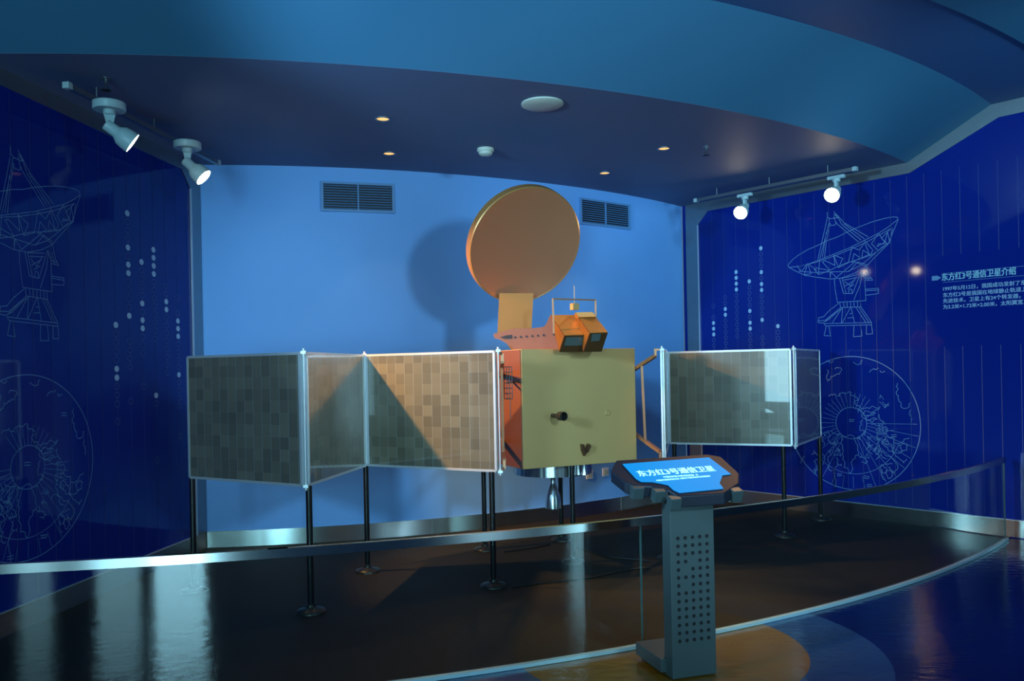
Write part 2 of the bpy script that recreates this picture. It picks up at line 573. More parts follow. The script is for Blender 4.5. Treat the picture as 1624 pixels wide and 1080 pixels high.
# the rest of the hall behind the camera
eR = PR0 + DR * (LEN_R - 0.05); eL = PL0 + DL * LEN_L
struct(MB().box((0, HY0 - 0.1, 2.0), (18.2, 0.2, 4.3)), 'wall_rear', M_roomwall)
struct(MB().box((HX0 - 0.1, (HY0 + eL.y) / 2, 2.0), (0.2, eL.y - HY0, 4.3)), 'wall_hall_left', M_roomwall)
struct(MB().box((HX1 + 0.1, (HY0 + eR.y) / 2, 2.0), (0.2, eR.y - HY0 + 0.4, 4.3)), 'wall_hall_right', M_roomwall)
struct(MB().box(((HX0 + eL.x) / 2, eL.y + 0.1, 2.0), (eL.x - HX0 - 0.02, 0.2, 4.3)), 'wall_hall_front', M_roomwall)
for i, (c, nn, w, h, p) in enumerate(WIN):
    c = Vector(c); nn = Vector(nn); t = Vector((-nn.y, nn.x, 0))
    o = MB().box(c - nn * 0.05, (abs(t.x) * w + abs(nn.x) * 0.04, abs(t.y) * w + abs(nn.y) * 0.04, h)).build('window_%d' % (i + 1), M_pane)
    o['kind'] = 'structure'
    fr = MB()
    for s in (-1, 1):
        fr.bar(c + t * s * (w / 2 + 0.03) - Vector((0, 0, h / 2)), c + t * s * (w / 2 + 0.03) + Vector((0, 0, h / 2)), 0.06, 0.1)
        fr.bar(c - t * (w / 2 + .06) + Vector((0, 0, s * (h / 2 + 0.03))), c + t * (w / 2 + .06) + Vector((0, 0, s * (h / 2 + 0.03))), 0.1, 0.06)
    fr.build('window_frame', M_trim, o)

# ceiling: low soffit, sloping cove, upper ceiling
def ring(R0, z0, R1, z1, name, m, th=0.03, ext=0.0):
    def ends(R):
        a = on_line(PL0, DL, C, R); b = on_line(PR0, DR, C, R)
        A = ang(PL0 + DL * a, C); B = ang(PR0 + DR * b, C)
        if A > 0: A -= 2 * PI
        if B > 0: B -= 2 * PI
        return A, B
    A0, B0 = ends(R0); A1, B1 = ends(R1)
    N = 72
    p0 = arc(R0, C, A0 - ext, B0 + ext, N); p1 = arc(R1, C, A1 - ext, B1 + ext, N)
    vs = [(p.x, p.y, z0) for p in p0] + [(p.x, p.y, z1) for p in p1] + [(p.x, p.y, z0 + th) for p in p0] + [(p.x, p.y, z1 + th) for p in p1]
    n = N + 1; fs = []
    for i in range(N):
        fs += [(i, n + i, n + i + 1, i + 1), (2 * n + i, 2 * n + i + 1, 3 * n + i + 1, 3 * n + i),
               (i, i + 1, 2 * n + i + 1, 2 * n + i), (n + i, 3 * n + i, 3 * n + i + 1, n + i + 1)]
    return struct(MB().add(vs, fs, True), name, m)


ring(RB - 0.1, ZS, RS, ZS, 'ceiling_soffit', M_soffit)
ring(RS - 0.001, ZS + 0.001, RU, ZU, 'ceiling_cove', M_cove)
ring(RU - 0.001, ZU + 0.001, RN + 0.1, ZU + 0.001, 'ceiling_trough', M_ceil)
# near ceiling, slightly lower, arc edge at RN
a_n = arc(RN, C, ang(PL0 + DL * on_line(PL0, DL, C, RN), C) - 0.0, ang(PR0 + DR * on_line(PR0, DR, C, RN), C) + 0.0, 60)
poly = [(p.x, p.y, ZU - 0.03) for p in a_n]
poly += [(eR.x, eR.y, ZU - 0.03), (HX1 + 0.05, HY0 - 0.05, ZU - 0.03), (HX0 - 0.05, HY0 - 0.05, ZU - 0.03), (HX0 - 0.05, eL.y + 0.05, ZU - 0.03), (eL.x, eL.y + 0.05, ZU - 0.03)]
struct(MB().slab(poly, (0, 0, 0.08)), 'ceiling', M_cove)
struct(MB().box((0, 3, 4.2), (20, 20, 0.1)), 'ceiling_slab', M_ceil)

# baseboards
def baseboard_line(P, D, N, t0, t1, name):
    a = P + D * t0; b = P + D * t1; q = N * 0.012
    return struct(MB().slab([(a.x, a.y, 0.004), (b.x, b.y, 0.004), (b.x + q.x, b.y + q.y, 0.004), (a.x + q.x, a.y + q.y, 0.004)], (0, 0, 0.15)), name, M_steel)


baseboard_line(PL0, DL, NL, 0.02, LEN_L, 'baseboard_left')
baseboard_line(PR0, DR, NR, 0.02, 4.54, 'baseboard_right')
mb = MB()
a1 = arc(RB + 0.012, C, bL, bR, 60)
vs = [(p.x, p.y, 0.004) for p in a1] + [(p.x, p.y, 0.154) for p in a1] + [(p.x, p.y, 0.004) for p in arc_b] + [(p.x, p.y, 0.154) for p in arc_b]
fs = []
for i in range(60):
    fs += [(i, i + 1, n + i + 1, n + i), (n + i, n + i + 1, 3 * n + i + 1, 3 * n + i)] if False else [(i, i + 1, 61 + i + 1, 61 + i), (61 + i, 61 + i + 1, 183 + i + 1, 183 + i), (122 + i, 183 + i, 183 + i + 1, 122 + i + 1)]
mb.add(vs, fs, True)
struct(mb, 'baseboard_back', M_steel)
# thin joint strips on the back baseboard
mbj = MB()
for px in (686, 962):
    p = at_z(px, 835 if px < 800 else 795, 0.08)
    th = math.atan2(p.y - C.y, p.x - C.x); rp = C + (RB + 0.014) * Vector((math.cos(th), math.sin(th)))
    mbj.box((rp.x, rp.y, 0.08), (0.012, 0.004, 0.146), Matrix.Rotation(th + PI / 2, 3, 'Z'))
struct(mbj, 'trim_1', M_trim)

# steel frame round the blue wall panels: corner upright, top band (following the cove), bright edge line
def wall_trim(P, D, N, L, idx):
    tS = on_line(P, D, C, RS); tU = on_line(P, D, C, RU)
    o1 = N * 0.010
    def P3(t, z, e=0.0): q = P + D * t + N * (0.010 + e); return Vector((q.x, q.y, z))
    def strip(path_out, path_in, name, m, th=0.010):
        mb = MB()
        for i in range(len(path_out) - 1):
            mb.slab([path_out[i], path_out[i + 1], path_in[i + 1], path_in[i]], (-N.x * th, -N.y * th, 0))
        return struct(mb, name, m)
    w = 0.13
    outer = [P3(0.0, 0.155), P3(0, ZS), P3(tS, ZS), P3(tU, ZU), P3(L, ZU)]
    inner = [P3(w * 1.35, 0.155), P3(w * 1.35, ZS - 0.26), P3(w * 1.35 + 0.14, ZS - 0.115), P3(tS + 0.02, ZS - 0.105), P3(tU + 0.06, ZU - 0.13), P3(L, ZU - 0.13)]
    outer2 = [outer[0], P3(0, ZS - 0.2), outer[1], outer[2], outer[3], outer[4]]
    strip(outer2, inner, 'trim_%d' % idx, M_trim)
    # bright edge
    mb = MB()
    for i in range(1):
        mb.bar(inner[i], inner[i + 1], 0.014, 0.014, up=(N.x, N.y, 0))
    struct(mb, 'trim_%d' % (idx + 1), M_edge)
    mb = MB().bar(P3(w * 1.35, 0.158), P3(L, 0.158), 0.012, 0.008)
    struct(mb, 'trim_%d' % (idx + 2), M_edge)


wall_trim(PL0, DL, NL, LEN_L - 0.01, 2)
wall_trim(PR0, DR, NR, 4.54, 5)


# ------------------------------------------------------------------ printed drawings on the two blue walls
class WallPlane:
    def __init__(s, P, D, N, flip=1):
        s.P, s.D, s.N = P, D, N
        s.e = 0.0022

    def uv(s, px, py):
        q = at_plane(px, py, (s.P.x, s.P.y, 0), Vector((s.N.x, s.N.y, 0)))
        return Vector(((Vector((q.x, q.y)) - s.P).dot(s.D), q.z))

    def w(s, u, e=0.0):
        q = s.P + s.D * u[0] + s.N * (s.e + e)
        return Vector((q.x, q.y, u[1]))


WR = WallPlane(PR0, DR, NR); WL = WallPlane(PL0, DL, NL)


def ribbon(mb, wp, pts, wd, e=0.0, closed=False):
    pts = [Vector(p) for p in pts]
    if closed: pts.append(pts[0])
    for a, b in zip(pts[:-1], pts[1:]):
        d = b - a
        if d.length < 1e-5: continue
        d.normalize(); nn = Vector((-d.y, d.x)) * wd / 2; x = d * wd * 0.3
        q = [a - x - nn, b + x - nn, b + x + nn, a - x + nn]
        mb.add([wp.w(k, e) for k in q], [(0, 1, 2, 3)])


def ellipse(c, rx, ry, n=48, a0=0, a1=2 * PI, rot=0):
    return [(c[0] + rx * math.cos(a0 + (a1 - a0) * i / n) * math.cos(rot) - ry * math.sin(a0 + (a1 - a0) * i / n) * math.sin(rot),
             c[1] + rx * math.cos(a0 + (a1 - a0) * i / n) * math.sin(rot) + ry * math.sin(a0 + (a1 - a0) * i / n) * math.cos(rot)) for i in range(n + 1)]


# --- the radio dish drawing, traced on the right wall (crop 1240,320 scale 4.5)
def c1(x, y): return (1240 + x / 4.5, 320 + y / 4.5)
DISH = [
    [(45, 450), (75, 415), (120, 380), (190, 340), (270, 305), (330, 275), (400, 250), (480, 210), (545, 182), (640, 145), (720, 122), (790, 108), (825, 110), (830, 130)],
    [(45, 450), (50, 468), (120, 462), (190, 445), (280, 410), (370, 375), (480, 330), (590, 275), (690, 225), (760, 180), (830, 125)],
    [(120, 462), (250, 430), (380, 385), (500, 335), (620, 280), (780, 190)],
    [(50, 468), (100, 495), (165, 525), (260, 540), (345, 552), (430, 543), (520, 510), (605, 460), (650, 410), (760, 300), (800, 200), (830, 130)],
    [(120, 495), (230, 505), (350, 500), (470, 498), (560, 455), (630, 400), (720, 320), (770, 295)],
    [(240, 470), (340, 490), (450, 440), (570, 405), (660, 370), (740, 310)],
    [(110, 455), (140, 500), (185, 440), (210, 515), (160, 520), (185, 440), (250, 490), (230, 480), (262, 520)],
    [(270, 415), (262, 520), (345, 490), (290, 430), (310, 420), (380, 455), (370, 380), (405, 470), (435, 405), (370, 380)],
    [(405, 470), (475, 435), (500, 325), (555, 345), (590, 290), (630, 385), (650, 345), (590, 275)],
    [(500, 435), (515, 370), (560, 400), (500, 435)], [(570, 400), (580, 345), (625, 375), (570, 400)],
    [(630, 385), (690, 350), (640, 300), (690, 225), (735, 290), (680, 320), (690, 300), (755, 300), (710, 260), (780, 190)],
    [(735, 290), (755, 215), (770, 295), (790, 190)],
    [(345, 552), (350, 500), (390, 540), (520, 430), (600, 460)], [(345, 500), (345, 552)],
    [(480, 498), (540, 430), (610, 450)],
    # tripod
    [(325, 110), (315, 160), (258, 410)], [(340, 120), (330, 180), (272, 405)], [(318, 215), (290, 395)], [(345, 150), (320, 270), (305, 395)],
    [(372, 105), (385, 150), (545, 285)], [(385, 85), (445, 150), (615, 250)], [(400, 110), (430, 165), (565, 272)], [(440, 155), (590, 265)],
    [(325, 75), (325, 110), (345, 120), (400, 115), (372, 90)], [(340, 150), (350, 170), (380, 165), (392, 145)], [(372, 70), (385, 95), (405, 110)],
    # mount
    [(375, 545), (380, 620), (397, 718), (600, 705), (592, 560)], [(412, 545), (440, 655), (505, 655), (565, 505)], [(430, 545), (458, 650)],
    [(432, 545), (545, 520)], [(440, 560), (540, 540)], [(450, 570), (490, 600), (530, 540)], [(455, 600), (520, 560)], [(470, 620), (515, 590)], [(475, 655), (480, 625), (500, 625), (500, 655)],
    [(515, 700), (560, 590), (575, 500)], [(565, 500), (600, 560), (650, 560), (625, 530), (605, 460)], [(585, 510), (600, 545), (640, 548)], [(600, 500), (620, 560)],
    [(595, 625), (690, 617), (690, 655), (597, 668)], [(600, 635), (688, 630)], [(597, 668), (600, 685)],
    [(412, 718), (420, 755), (565, 750), (560, 708)], [(440, 720), (445, 752)], [(465, 718), (468, 752)], [(490, 716), (492, 750)], [(515, 714), (516, 750)], [(540, 712), (542, 750)],
    [(405, 725), (335, 780), (300, 820), (262, 828), (258, 862), (290, 865), (330, 845), (420, 765)], [(258, 850), (310, 845), (415, 760)],
    [(420, 755), (300, 862)], [(430, 758), (360, 865)], [(435, 758), (425, 862)], [(490, 755), (430, 865)], [(495, 755), (520, 865)], [(530, 755), (600, 862)], [(550, 752), (620, 860)], [(565, 750), (640, 862)],
    [(470, 830), (510, 825), (505, 795), (485, 800)],
    [(300, 870), (640, 862), (640, 878), (312, 886), (300, 870)], [(318, 885), (302, 955), (348, 957), (335, 885)], [(515, 882), (512, 963), (573, 958), (562, 880)], [(605, 878), (603, 945), (648, 942), (640, 878)],
]
# --- globe (crop 1240,550 scale 4.5) and its coastlines
def c2(x, y): return (1240 + x / 4.5, 550 + y / 4.5)
COAST = [
    [(510, 110), (540, 128), (565, 120), (575, 95)], [(625, 182), (650, 158), (690, 152)], [(700, 170), (720, 185), (735, 175)],
    [(825, 260), (830, 300), (815, 325), (835, 350), (830, 375), (850, 400), (870, 440), (900, 435), (915, 400)], [(915, 450), (910, 480), (925, 510), (925, 545)],
    [(330, 245), (345, 235), (350, 210), (375, 200), (410, 195), (430, 165), (415, 150), (380, 160)], [(320, 100), (345, 110), (370, 100)], [(325, 165), (320, 215), (330, 245)],
    [(335, 355), (380, 335), (410, 355), (440, 325), (490, 320), (500, 350), (545, 380), (520, 390), (540, 420), (600, 435), (640, 425), (680, 440), (700, 425), (690, 450), (640, 470), (600, 455), (570, 465), (545, 440), (545, 470)],
    [(570, 470), (620, 490), (670, 470), (600, 520), (680, 515), (640, 540), (585, 510), (570, 480)], [(690, 480), (700, 520), (720, 560), (690, 550), (700, 590), (680, 620), (680, 690), (700, 740), (750, 780), (800, 810), (820, 880), (800, 900), (770, 860)],
    [(640, 555), (700, 560), (740, 570), (760, 600), (735, 620), (720, 590)], [(690, 630), (760, 640), (800, 650), (800, 680), (840, 690), (870, 675), (910, 650)],
    [(720, 665), (740, 660), (790, 720), (800, 760), (760, 740), (720, 690), (720, 665)], [(800, 680), (790, 730), (830, 760), (860, 740), (840, 700), (860, 690), (900, 700), (890, 740), (860, 750)],
    [(800, 760), (840, 800), (870, 830), (890, 800)], [(650, 745), (690, 730), (710, 745), (720, 790), (750, 800)],
    [(700, 860), (720, 840), (750, 870), (740, 900), (780, 880), (790, 920), (760, 940), (730, 900), (700, 880)], [(700, 860), (715, 900), (735, 950)], [(740, 840), (790, 835)],
    [(560, 600), (565, 560), (575, 520)], [(545, 640), (560, 660), (530, 650)],
    [(425, 640), (430, 700), (440, 740), (435, 800), (445, 860), (490, 905), (500, 840), (520, 800), (545, 770), (540, 700), (520, 650), (490, 630), (455, 640), (425, 640)],
    [(560, 790), (600, 800), (615, 820), (595, 835), (570, 820)], [(545, 770), (570, 790), (560, 760)],
    [(330, 600), (345, 640), (330, 670), (365, 690), (400, 640), (420, 620), (380, 620), (350, 600)], [(345, 690), (390, 700), (370, 730), (380, 780), (420, 780), (410, 740), (390, 720)],
    [(330, 740), (355, 770), (330, 800), (345, 830), (330, 870), (360, 880)], [(355, 730), (345, 760)], [(390, 790), (400, 840), (375, 880), (380, 940), (390, 1000), (370, 995)],
    [(215, 770), (240, 755), (290, 765), (300, 820), (270, 850), (230, 880), (240, 905), (255, 870), (230, 820), (250, 800), (270, 830)], [(135, 830), (150, 800), (160, 780)], [(170, 690), (185, 680)],
    [(250, 660), (290, 670), (300, 700)], [(270, 640), (300, 645)], [(160, 650), (190, 625), (210, 640)],
    [(585, 920), (620, 925), (615, 940), (590, 938), (585, 920)], [(400, 835), (425, 838), (420, 850)], [(570, 595), (600, 605), (595, 625), (572, 620)],
]


def jag(pts, amp, depth=2):
    pts = [Vector(p) for p in pts]
    for _ in range(depth):
        out = [pts[0]]
        for a, b in zip(pts[:-1], pts[1:]):
            d = b - a; m = (a + b) / 2 + Vector((-d.y, d.x)) * random.uniform(-amp, amp)
            out += [m, b]
        pts = out
    return pts


def draw_dish(wp, f, name_parent, lw):
    mb = MB()
    for pl_ in DISH:
        ribbon(mb, wp, [f(WR.uv(*c1(*p))) for p in pl_], lw)
    mb.build('radio_dish_drawing', M_draw, name_parent)


def draw_globe(wp, c, R, parent, f, lw, sx=1.0):
    mb = MB()
    _rb = lambda pts, w_: ribbon(mb, wp, [(c[0] + (p_[0] - c[0]) * sx, p_[1]) for p_ in pts], w_)
    _rb(ellipse(c, R, R, 90), lw * 1.2)
    r0 = R * 0.235
    _rb(ellipse(c, r0, r0, 40), lw)
    _rb(ellipse(c, R * 0.98 * 0.76, R * 0.76, 60, -PI * 0.80, -PI * 0.12), lw * 0.8)
    for k in range(36):
        t = 2 * PI * k / 36 + 0.02
        if 0 < k < 5: continue
        inner = 1.02 * r0
        if abs(t - 1.5 * PI) < 0.34: inner = 0.80 * R
        outer = R * (0.46 if k < 19 else 0.98)
        if k in (0, ): outer = R * 0.95
        if 18 <= k < 23: outer = R * 0.6
        _rb([(c[0] + inner * math.cos(t), c[1] + inner * math.sin(t)), (c[0] + outer * math.cos(t), c[1] + outer * math.sin(t))], lw * 0.6)
    random.seed(11)
    for pl_ in COAST:
        ribbon(mb, wp, [f(q) for q in jag([WR.uv(*c2(*p)) for p in pl_], 0.28)], lw)
    for k in range(44):   # small islands and inlets round the pole
        t = random.uniform(-PI * 0.95, PI * 0.3); rr = R * random.uniform(0.34, 0.62)
        if -1.95 < t < -1.1: continue
        p = Vector((c[0] + rr * math.cos(t), c[1] + rr * math.sin(t)))
        q = [p + Vector((random.uniform(-1, 1), random.uniform(-1, 1))) * R * 0.05 for _ in range(4)]
        _rb(q, lw * 0.7)
    for (x, y) in ((0.0, 0.05), (0.62, -0.15), (-0.2, -0.78), (0.25, -0.9), (-0.55, 0.55)):
        for j in range(2):
            _rb([(c[0] + R * x - 0.02, c[1] + R * y - j * 0.018), (c[0] + R * x + 0.03, c[1] + R * y - j * 0.018 + 0.004)], lw)
    mb.build('polar_globe_drawing', M_draw, parent)


gR = WR.uv(1350, 671); RG = 0.69
ident = lambda q: q
draw_globe(WR, gR, RG, wall_r, ident, 0.0052)
draw_dish(WR, ident, wall_r, 0.0052)
# the left wall: same artwork, its own places
gL = WL.uv(44, 741); RGL = 0.60
kL = RGL / RG
# on the left wall s runs towards the viewer, i.e. to the left in view: keep the artwork unmirrored
fL = lambda q: Vector((gL.x - (q[0] - gR.x) * kL * 1.10, gL.y + (q[1] - gR.y) * kL))
draw_globe(WL, gL, RGL, wall_l, fL, 0.0042, 1.10)
dR0 = WR.uv(1383, 530); dL0 = WL.uv(92, 538); kD = 0.93
fD = lambda q: Vector((dL0.x - (q[0] - dR0.x) * kD, dL0.y + (q[1] - dR0.y) * kD))
draw_dish(WL, fD, wall_l, 0.0040)

# faint vertical lines and the beads of binary circles
COLS = [  # name, start row, filled rows, hollow rows
    (9.0, (3, 4, 5, 10), (0, 2, 6, 7, 8, 9, 11, 12, 13, 14, 18)),
    (7.7, (2, 3), (0, 1, 4, 5, 6, 7, 8, 9, 10, 11)),
    (3.5, (0, 1, 2, 3, 18), (4, 5, 6, 7, 8, 9, 10, 11, 19, 26)),
    (5.35, (0, 5, 7, 8), (1, 2, 3, 4, 6, 9, 10, 11, 15)),
    (0.0, (0, 4, 6, 7, 12), (1, 2, 3, 5, 8, 9, 10, 11, 15, 16, 17, 18, 22)),
    (13.2, (0, 5, 6), (1, 2, 3, 4, 7, 8, 9, 11)),
]


def beads(wp, us, z0, parent, pitch, rx, ry):
    lines = MB(); fill = MB(); hol = MB()
    for (r0, F, Hh), u in zip(COLS, us):
        for k in F:
            z = z0 - (r0 + k) * pitch
            fill.add([wp.w(q, 0.0004) for q in ellipse((u, z), rx, ry, 16)[:-1]], [tuple(range(16))])
        for k in Hh:
            z = z0 - (r0 + k) * pitch
            ribbon(hol, wp, ellipse((u, z), rx, ry, 14), 0.0035)
    fill.build('filled_circle_beads', M_dot, parent)
    hol.build('hollow_circle_beads', M_faint2, parent)


M_faint2 = mat('bead_outline_print', (0.08, 0.18, 0.50, 1), 0.5)
usR = [WR.uv(x, 500).x for x in (1131.5, 1150.6, 1168.8, 1189.5, 1208.8, 1233.5)]
beads(WR, usR, WR.uv(1208, 393.5).y, wall_r, 0.0672, 0.021, 0.024)
usL = [WL.uv(x, 500).x for x in (281.5, 263.7, 244.8, 225.5, 204.5, 183.0)]
beads(WL, usL, WL.uv(204.5, 339.3).y, wall_l, 0.0672, 0.030, 0.024)


def vlines(wp, us, parent, gap=None, z0=0.19, zt=3.42):
    mb = MB()
    for u in us:
        if gap and gap[0] < u < gap[1]:
            ribbon(mb, wp, [(u, z0), (u, gap[2])], 0.0045); ribbon(mb, wp, [(u, gap[3]), (u, zt)], 0.0045)
        else:
            ribbon(mb, wp, [(u, z0), (u, zt)], 0.0045)
    mb.build('vertical_line_print', M_faint, parent)


du = (usR[4] - usR[0]) / 4
lineR = [usR[0] + du * k for k in range(-1, 27)]
gt = WR.uv(1480, 440); gb = WR.uv(1600, 550)
vlines(WR, [u for u in lineR if u > 0.3 and u < 4.5], wall_r, (gt.x, 8.0, WR.uv(1546, 548).y, WR.uv(1546, 400).y))
duL = (usL[5] - usL[0]) / 5
vlines(WL, [u for u in [usL[0] + duL * k for k in range(-1, 16)] if 0.22 < u < LEN_L - 0.1], wall_l)

# text on the right wall: intro title and paragraph
XD = Vector((DR.x, DR.y, 0)); YD = Vector((0, 0, 1))
def wtext(name, s, px, py, size, width, m, bold=0.0):
    u = WR.uv(px, py)
    return text_mesh(name, s, size, m, wall_r, WR.w(u, 0.0006), XD, YD, bold, width, extrude=0.0)
u0, u1 = WR.uv(1494, 446), WR.uv(1611, 437)
wtext('title_lettering', '东方红3号通信卫星介绍', 1494, 444.5, 0.076, (u1.x - u0.x), M_title, 0.0018)
mb = MB()
ribbon(mb, WR, [WR.uv(1494, 434), (u1.x + 1.5, WR.uv(1494, 434).y)], 0.003); ribbon(mb, WR, [WR.uv(1495, 448), (u1.x + 1.5, WR.uv(1495, 448).y)], 0.003)
q = WR.uv(1485, 441)
mb.add([WR.w(k) for k in ((q.x - 0.04, q.y - 0.022), (q.x + 0.01, q.y - 0.022), (q.x + 0.045, q.y), (q.x + 0.01, q.y + 0.022), (q.x - 0.04, q.y + 0.022))], [(0, 1, 2, 3, 4)])
mb.build('title_arrow_and_rules', M_draw, wall_r)
for i, (s, py) in enumerate((('1997年5月12日，我国成功发射了东方红3号通信卫星。', 461.0), ('东方红3号是我国在地球静止轨道上的第二代实用型通信', 471.0),
                             ('先进技术，卫星上有24个转发器，可以同时传输6路电视', 480.3), ('为2.2米×1.72米×2.00米，太阳翼宽18.1米，卫星发射重', 489.8))):
    wtext('paragraph_lettering', s, 1496, py, 0.0455, None, M_dot, 0.0008)

# ------------------------------------------------------------------ satellite model
sat = thing('satellite_model', 'large beige box satellite model with orange dish and unfolded solar wings on black legs', 'satellite', (0.5, 7.0, 0))
ZB0, ZB1 = 0.805, 1.76
F0 = Vector((0.075, 6.50)); F1 = Vector((1.045, 6.955))
fd = (F1 - F0).normalized(); bd = Vector((-fd.y, fd.x)); BD = 0.90; BW = (F1 - F0).length
def B(u, v, z):           # body coordinates: along the front, depth, height
    q = F0 + fd * u + bd * v
    return Vector((q.x, q.y, z))
RZ = Matrix.Rotation(math.atan2(fd.y, fd.x), 3, 'Z')
body = MB().box(B(BW / 2, BD / 2, (ZB0 + ZB1) / 2), (BW, BD, ZB1 - ZB0), RZ).build('body', M_body, sat, bevel=0.004)
# left side of the body, orange of the warm lamps put into its colour
side = MB().box(B(-0.004, BD / 2, (ZB0 + ZB1) / 2), (0.008, BD - 0.01, ZB1 - ZB0 - 0.01), RZ).build('warm_lit_side', mat('warm_lamp_tint', (0.30, 0.115, 0.06, 1), 0.32, metal=0.3, noise=0.06, nscale=5), sat)
side['label'] = 'left side of the body with warm lamplight put into its colour'
# port tube on the front, small round cap, small bracket
pt = B(0.34, 0, 0); pz = 1.245
n3 = Vector((-bd.x, -bd.y, 0))
ax = Vector((0.30, -0.95, 0.0)).normalized()
p0 = at_plane(876, 659, B(0, 0, 1), n3)
mb = MB().lathe([(0.017, 0), (0.017, 0.10), (0.036, 0.105), (0.036, 0.165), (0.030, 0.165), (0.028, 0.11)], p0 + Vector((0, 0, 0)), aim(n3 + Vector((0.12, 0, 0))), 28)
mb.build('thruster_tube', M_base, sat)
p1 = at_plane(963, 655, B(0, 0, 1), n3)
MB().lathe([(0.022, 0), (0.022, 0.006), (0.017, 0.009), (0.016, 0.006)], p1, aim(n3), 28).build('round_cap', M_body, sat)
pb = at_plane(926, 713, B(0, 0, 1), n3)
mb = MB()
up = Vector((0, 0, 1)); sx = Vector((fd.x, fd.y, 0))
mb.slab([pb + sx * -0.035 + up * 0.05, pb + sx * -0.012 + up * 0.045, pb + sx * 0.0 + up * -0.005, pb + sx * -0.01 + up * -0.05, pb + sx * -0.032 + up * 0.0], n3 * 0.03)
mb.slab([pb + sx * 0.005 + up * 0.0, pb + sx * 0.028 + up * 0.05, pb + sx * 0.048 + up * 0.03, pb + sx * 0.02 + up * -0.02], n3 * 0.04)
mb.slab([pb + sx * -0.008 + up * -0.05, pb + sx * 0.006 + up * 0.0, pb + sx * 0.03 + up * -0.015], n3 * 0.025)
mb.build('thruster_bracket', mat('dark_bronze', (0.12, 0.055, 0.025, 1), 0.4, metal=0.5), sat)
# adapter ring and nozzle under the body
cen = B(BW * 0.44, BD * 0.42, 0)
cen = Vector((0.335, 7.10, 0))
mb = MB(); N = 96; vs = []
prof = [(0.335, ZB0), (0.335, 0.70), (0.318, 0.70), (0.318, ZB0 - 0.01)]
for r, z in prof:
    for j in range(N):
        t = 2 * PI * j / N
        rr = r + (0.004 if j % 3 == 0 else 0.0)
        vs.append((cen.x + rr * math.cos(t), cen.y + rr * math.sin(t), z))
fs = []
for i in range(3):
    for j in range(N):
        fs.append((i * N + j, i * N + (j + 1) % N, (i + 1) * N + (j + 1) % N, (i + 1) * N + j))
mb.add(vs, fs, True)
mb.build('adapter_ring', M_silver, sat)
MB().lathe([(0.31, 0.803), (0.31, 0.79), (0.10, 0.785), (0.09, 0.74), (0.068, 0.700), (0.03, 0.672), (0.022, 0.65), (0.021, 0.612), (0.033, 0.585), (0.05, 0.54), (0.063, 0.49), (0.070, 0.43), (0.071, 0.395), (0.067, 0.395), (0.063, 0.45), (0.055, 0.50), (0.03, 0.57), (0.01, 0.60)], (cen.x, cen.y, 0), None, 40).build('engine_nozzle', M_silver, sat)
# small thrusters under the right half
for px, rr in ((899, 0.018), (919, 0.016), (929, 0.020)):
    q = at_z(px, 742, 0.79); q = Vector((q.x, q.y + 0.15, 0))
    MB().lathe([(rr, 0.805), (rr * 0.8, 0.765), (rr * 1.4, 0.715), (rr * 1.25, 0.715), (rr * 0.7, 0.76)], q, None, 20).build('small_thruster', M_silver, sat)

# legs
def leg(x, y, z1, r=0.021, rb=0.098):
    o = MB().tube([(x, y, 0.02), (x, y, z1)], r, 20).build('support_leg', M_black, sat)
    MB().lathe([(rb, 0.006), (rb, 0.014), (rb * 0.92, 0.024), (rb * 0.45, 0.036), (0.032, 0.042), (0.030, 0.06), (0.02, 0.062)], (x, y, 0), None, 36).build('leg_base', M_base, o)


PA = Vector((-2.40, 6.04)); PB_ = Vector((-1.385, 5.455)); PC = Vector((-1.185, 6.60)); PD = Vector((-0.10, 6.03))
PH = Vector((1.235, 6.74)); PE = Vector((1.50, 7.98)); PF = Vector((2.585, 7.52)); PG = Vector((3.16, 8.43))
for x, y, z in ((-2.375, 6.05, 0.85), (-1.372, 5.475, 0.85), (-1.185, 6.56, 0.85), (-0.165, 6.04, 0.85),
                (PH.x + .03, PH.y + 0.06, 0.85), (1.555, 7.93, 0.85), (2.50, 7.60, 0.85), (3.13, 8.38, 0.85),
                (-0.27, 7.27, 0.81), (0.43, 7.62, 0.81), (0.475, 6.73, 0.81)):
    leg(x, y, z)


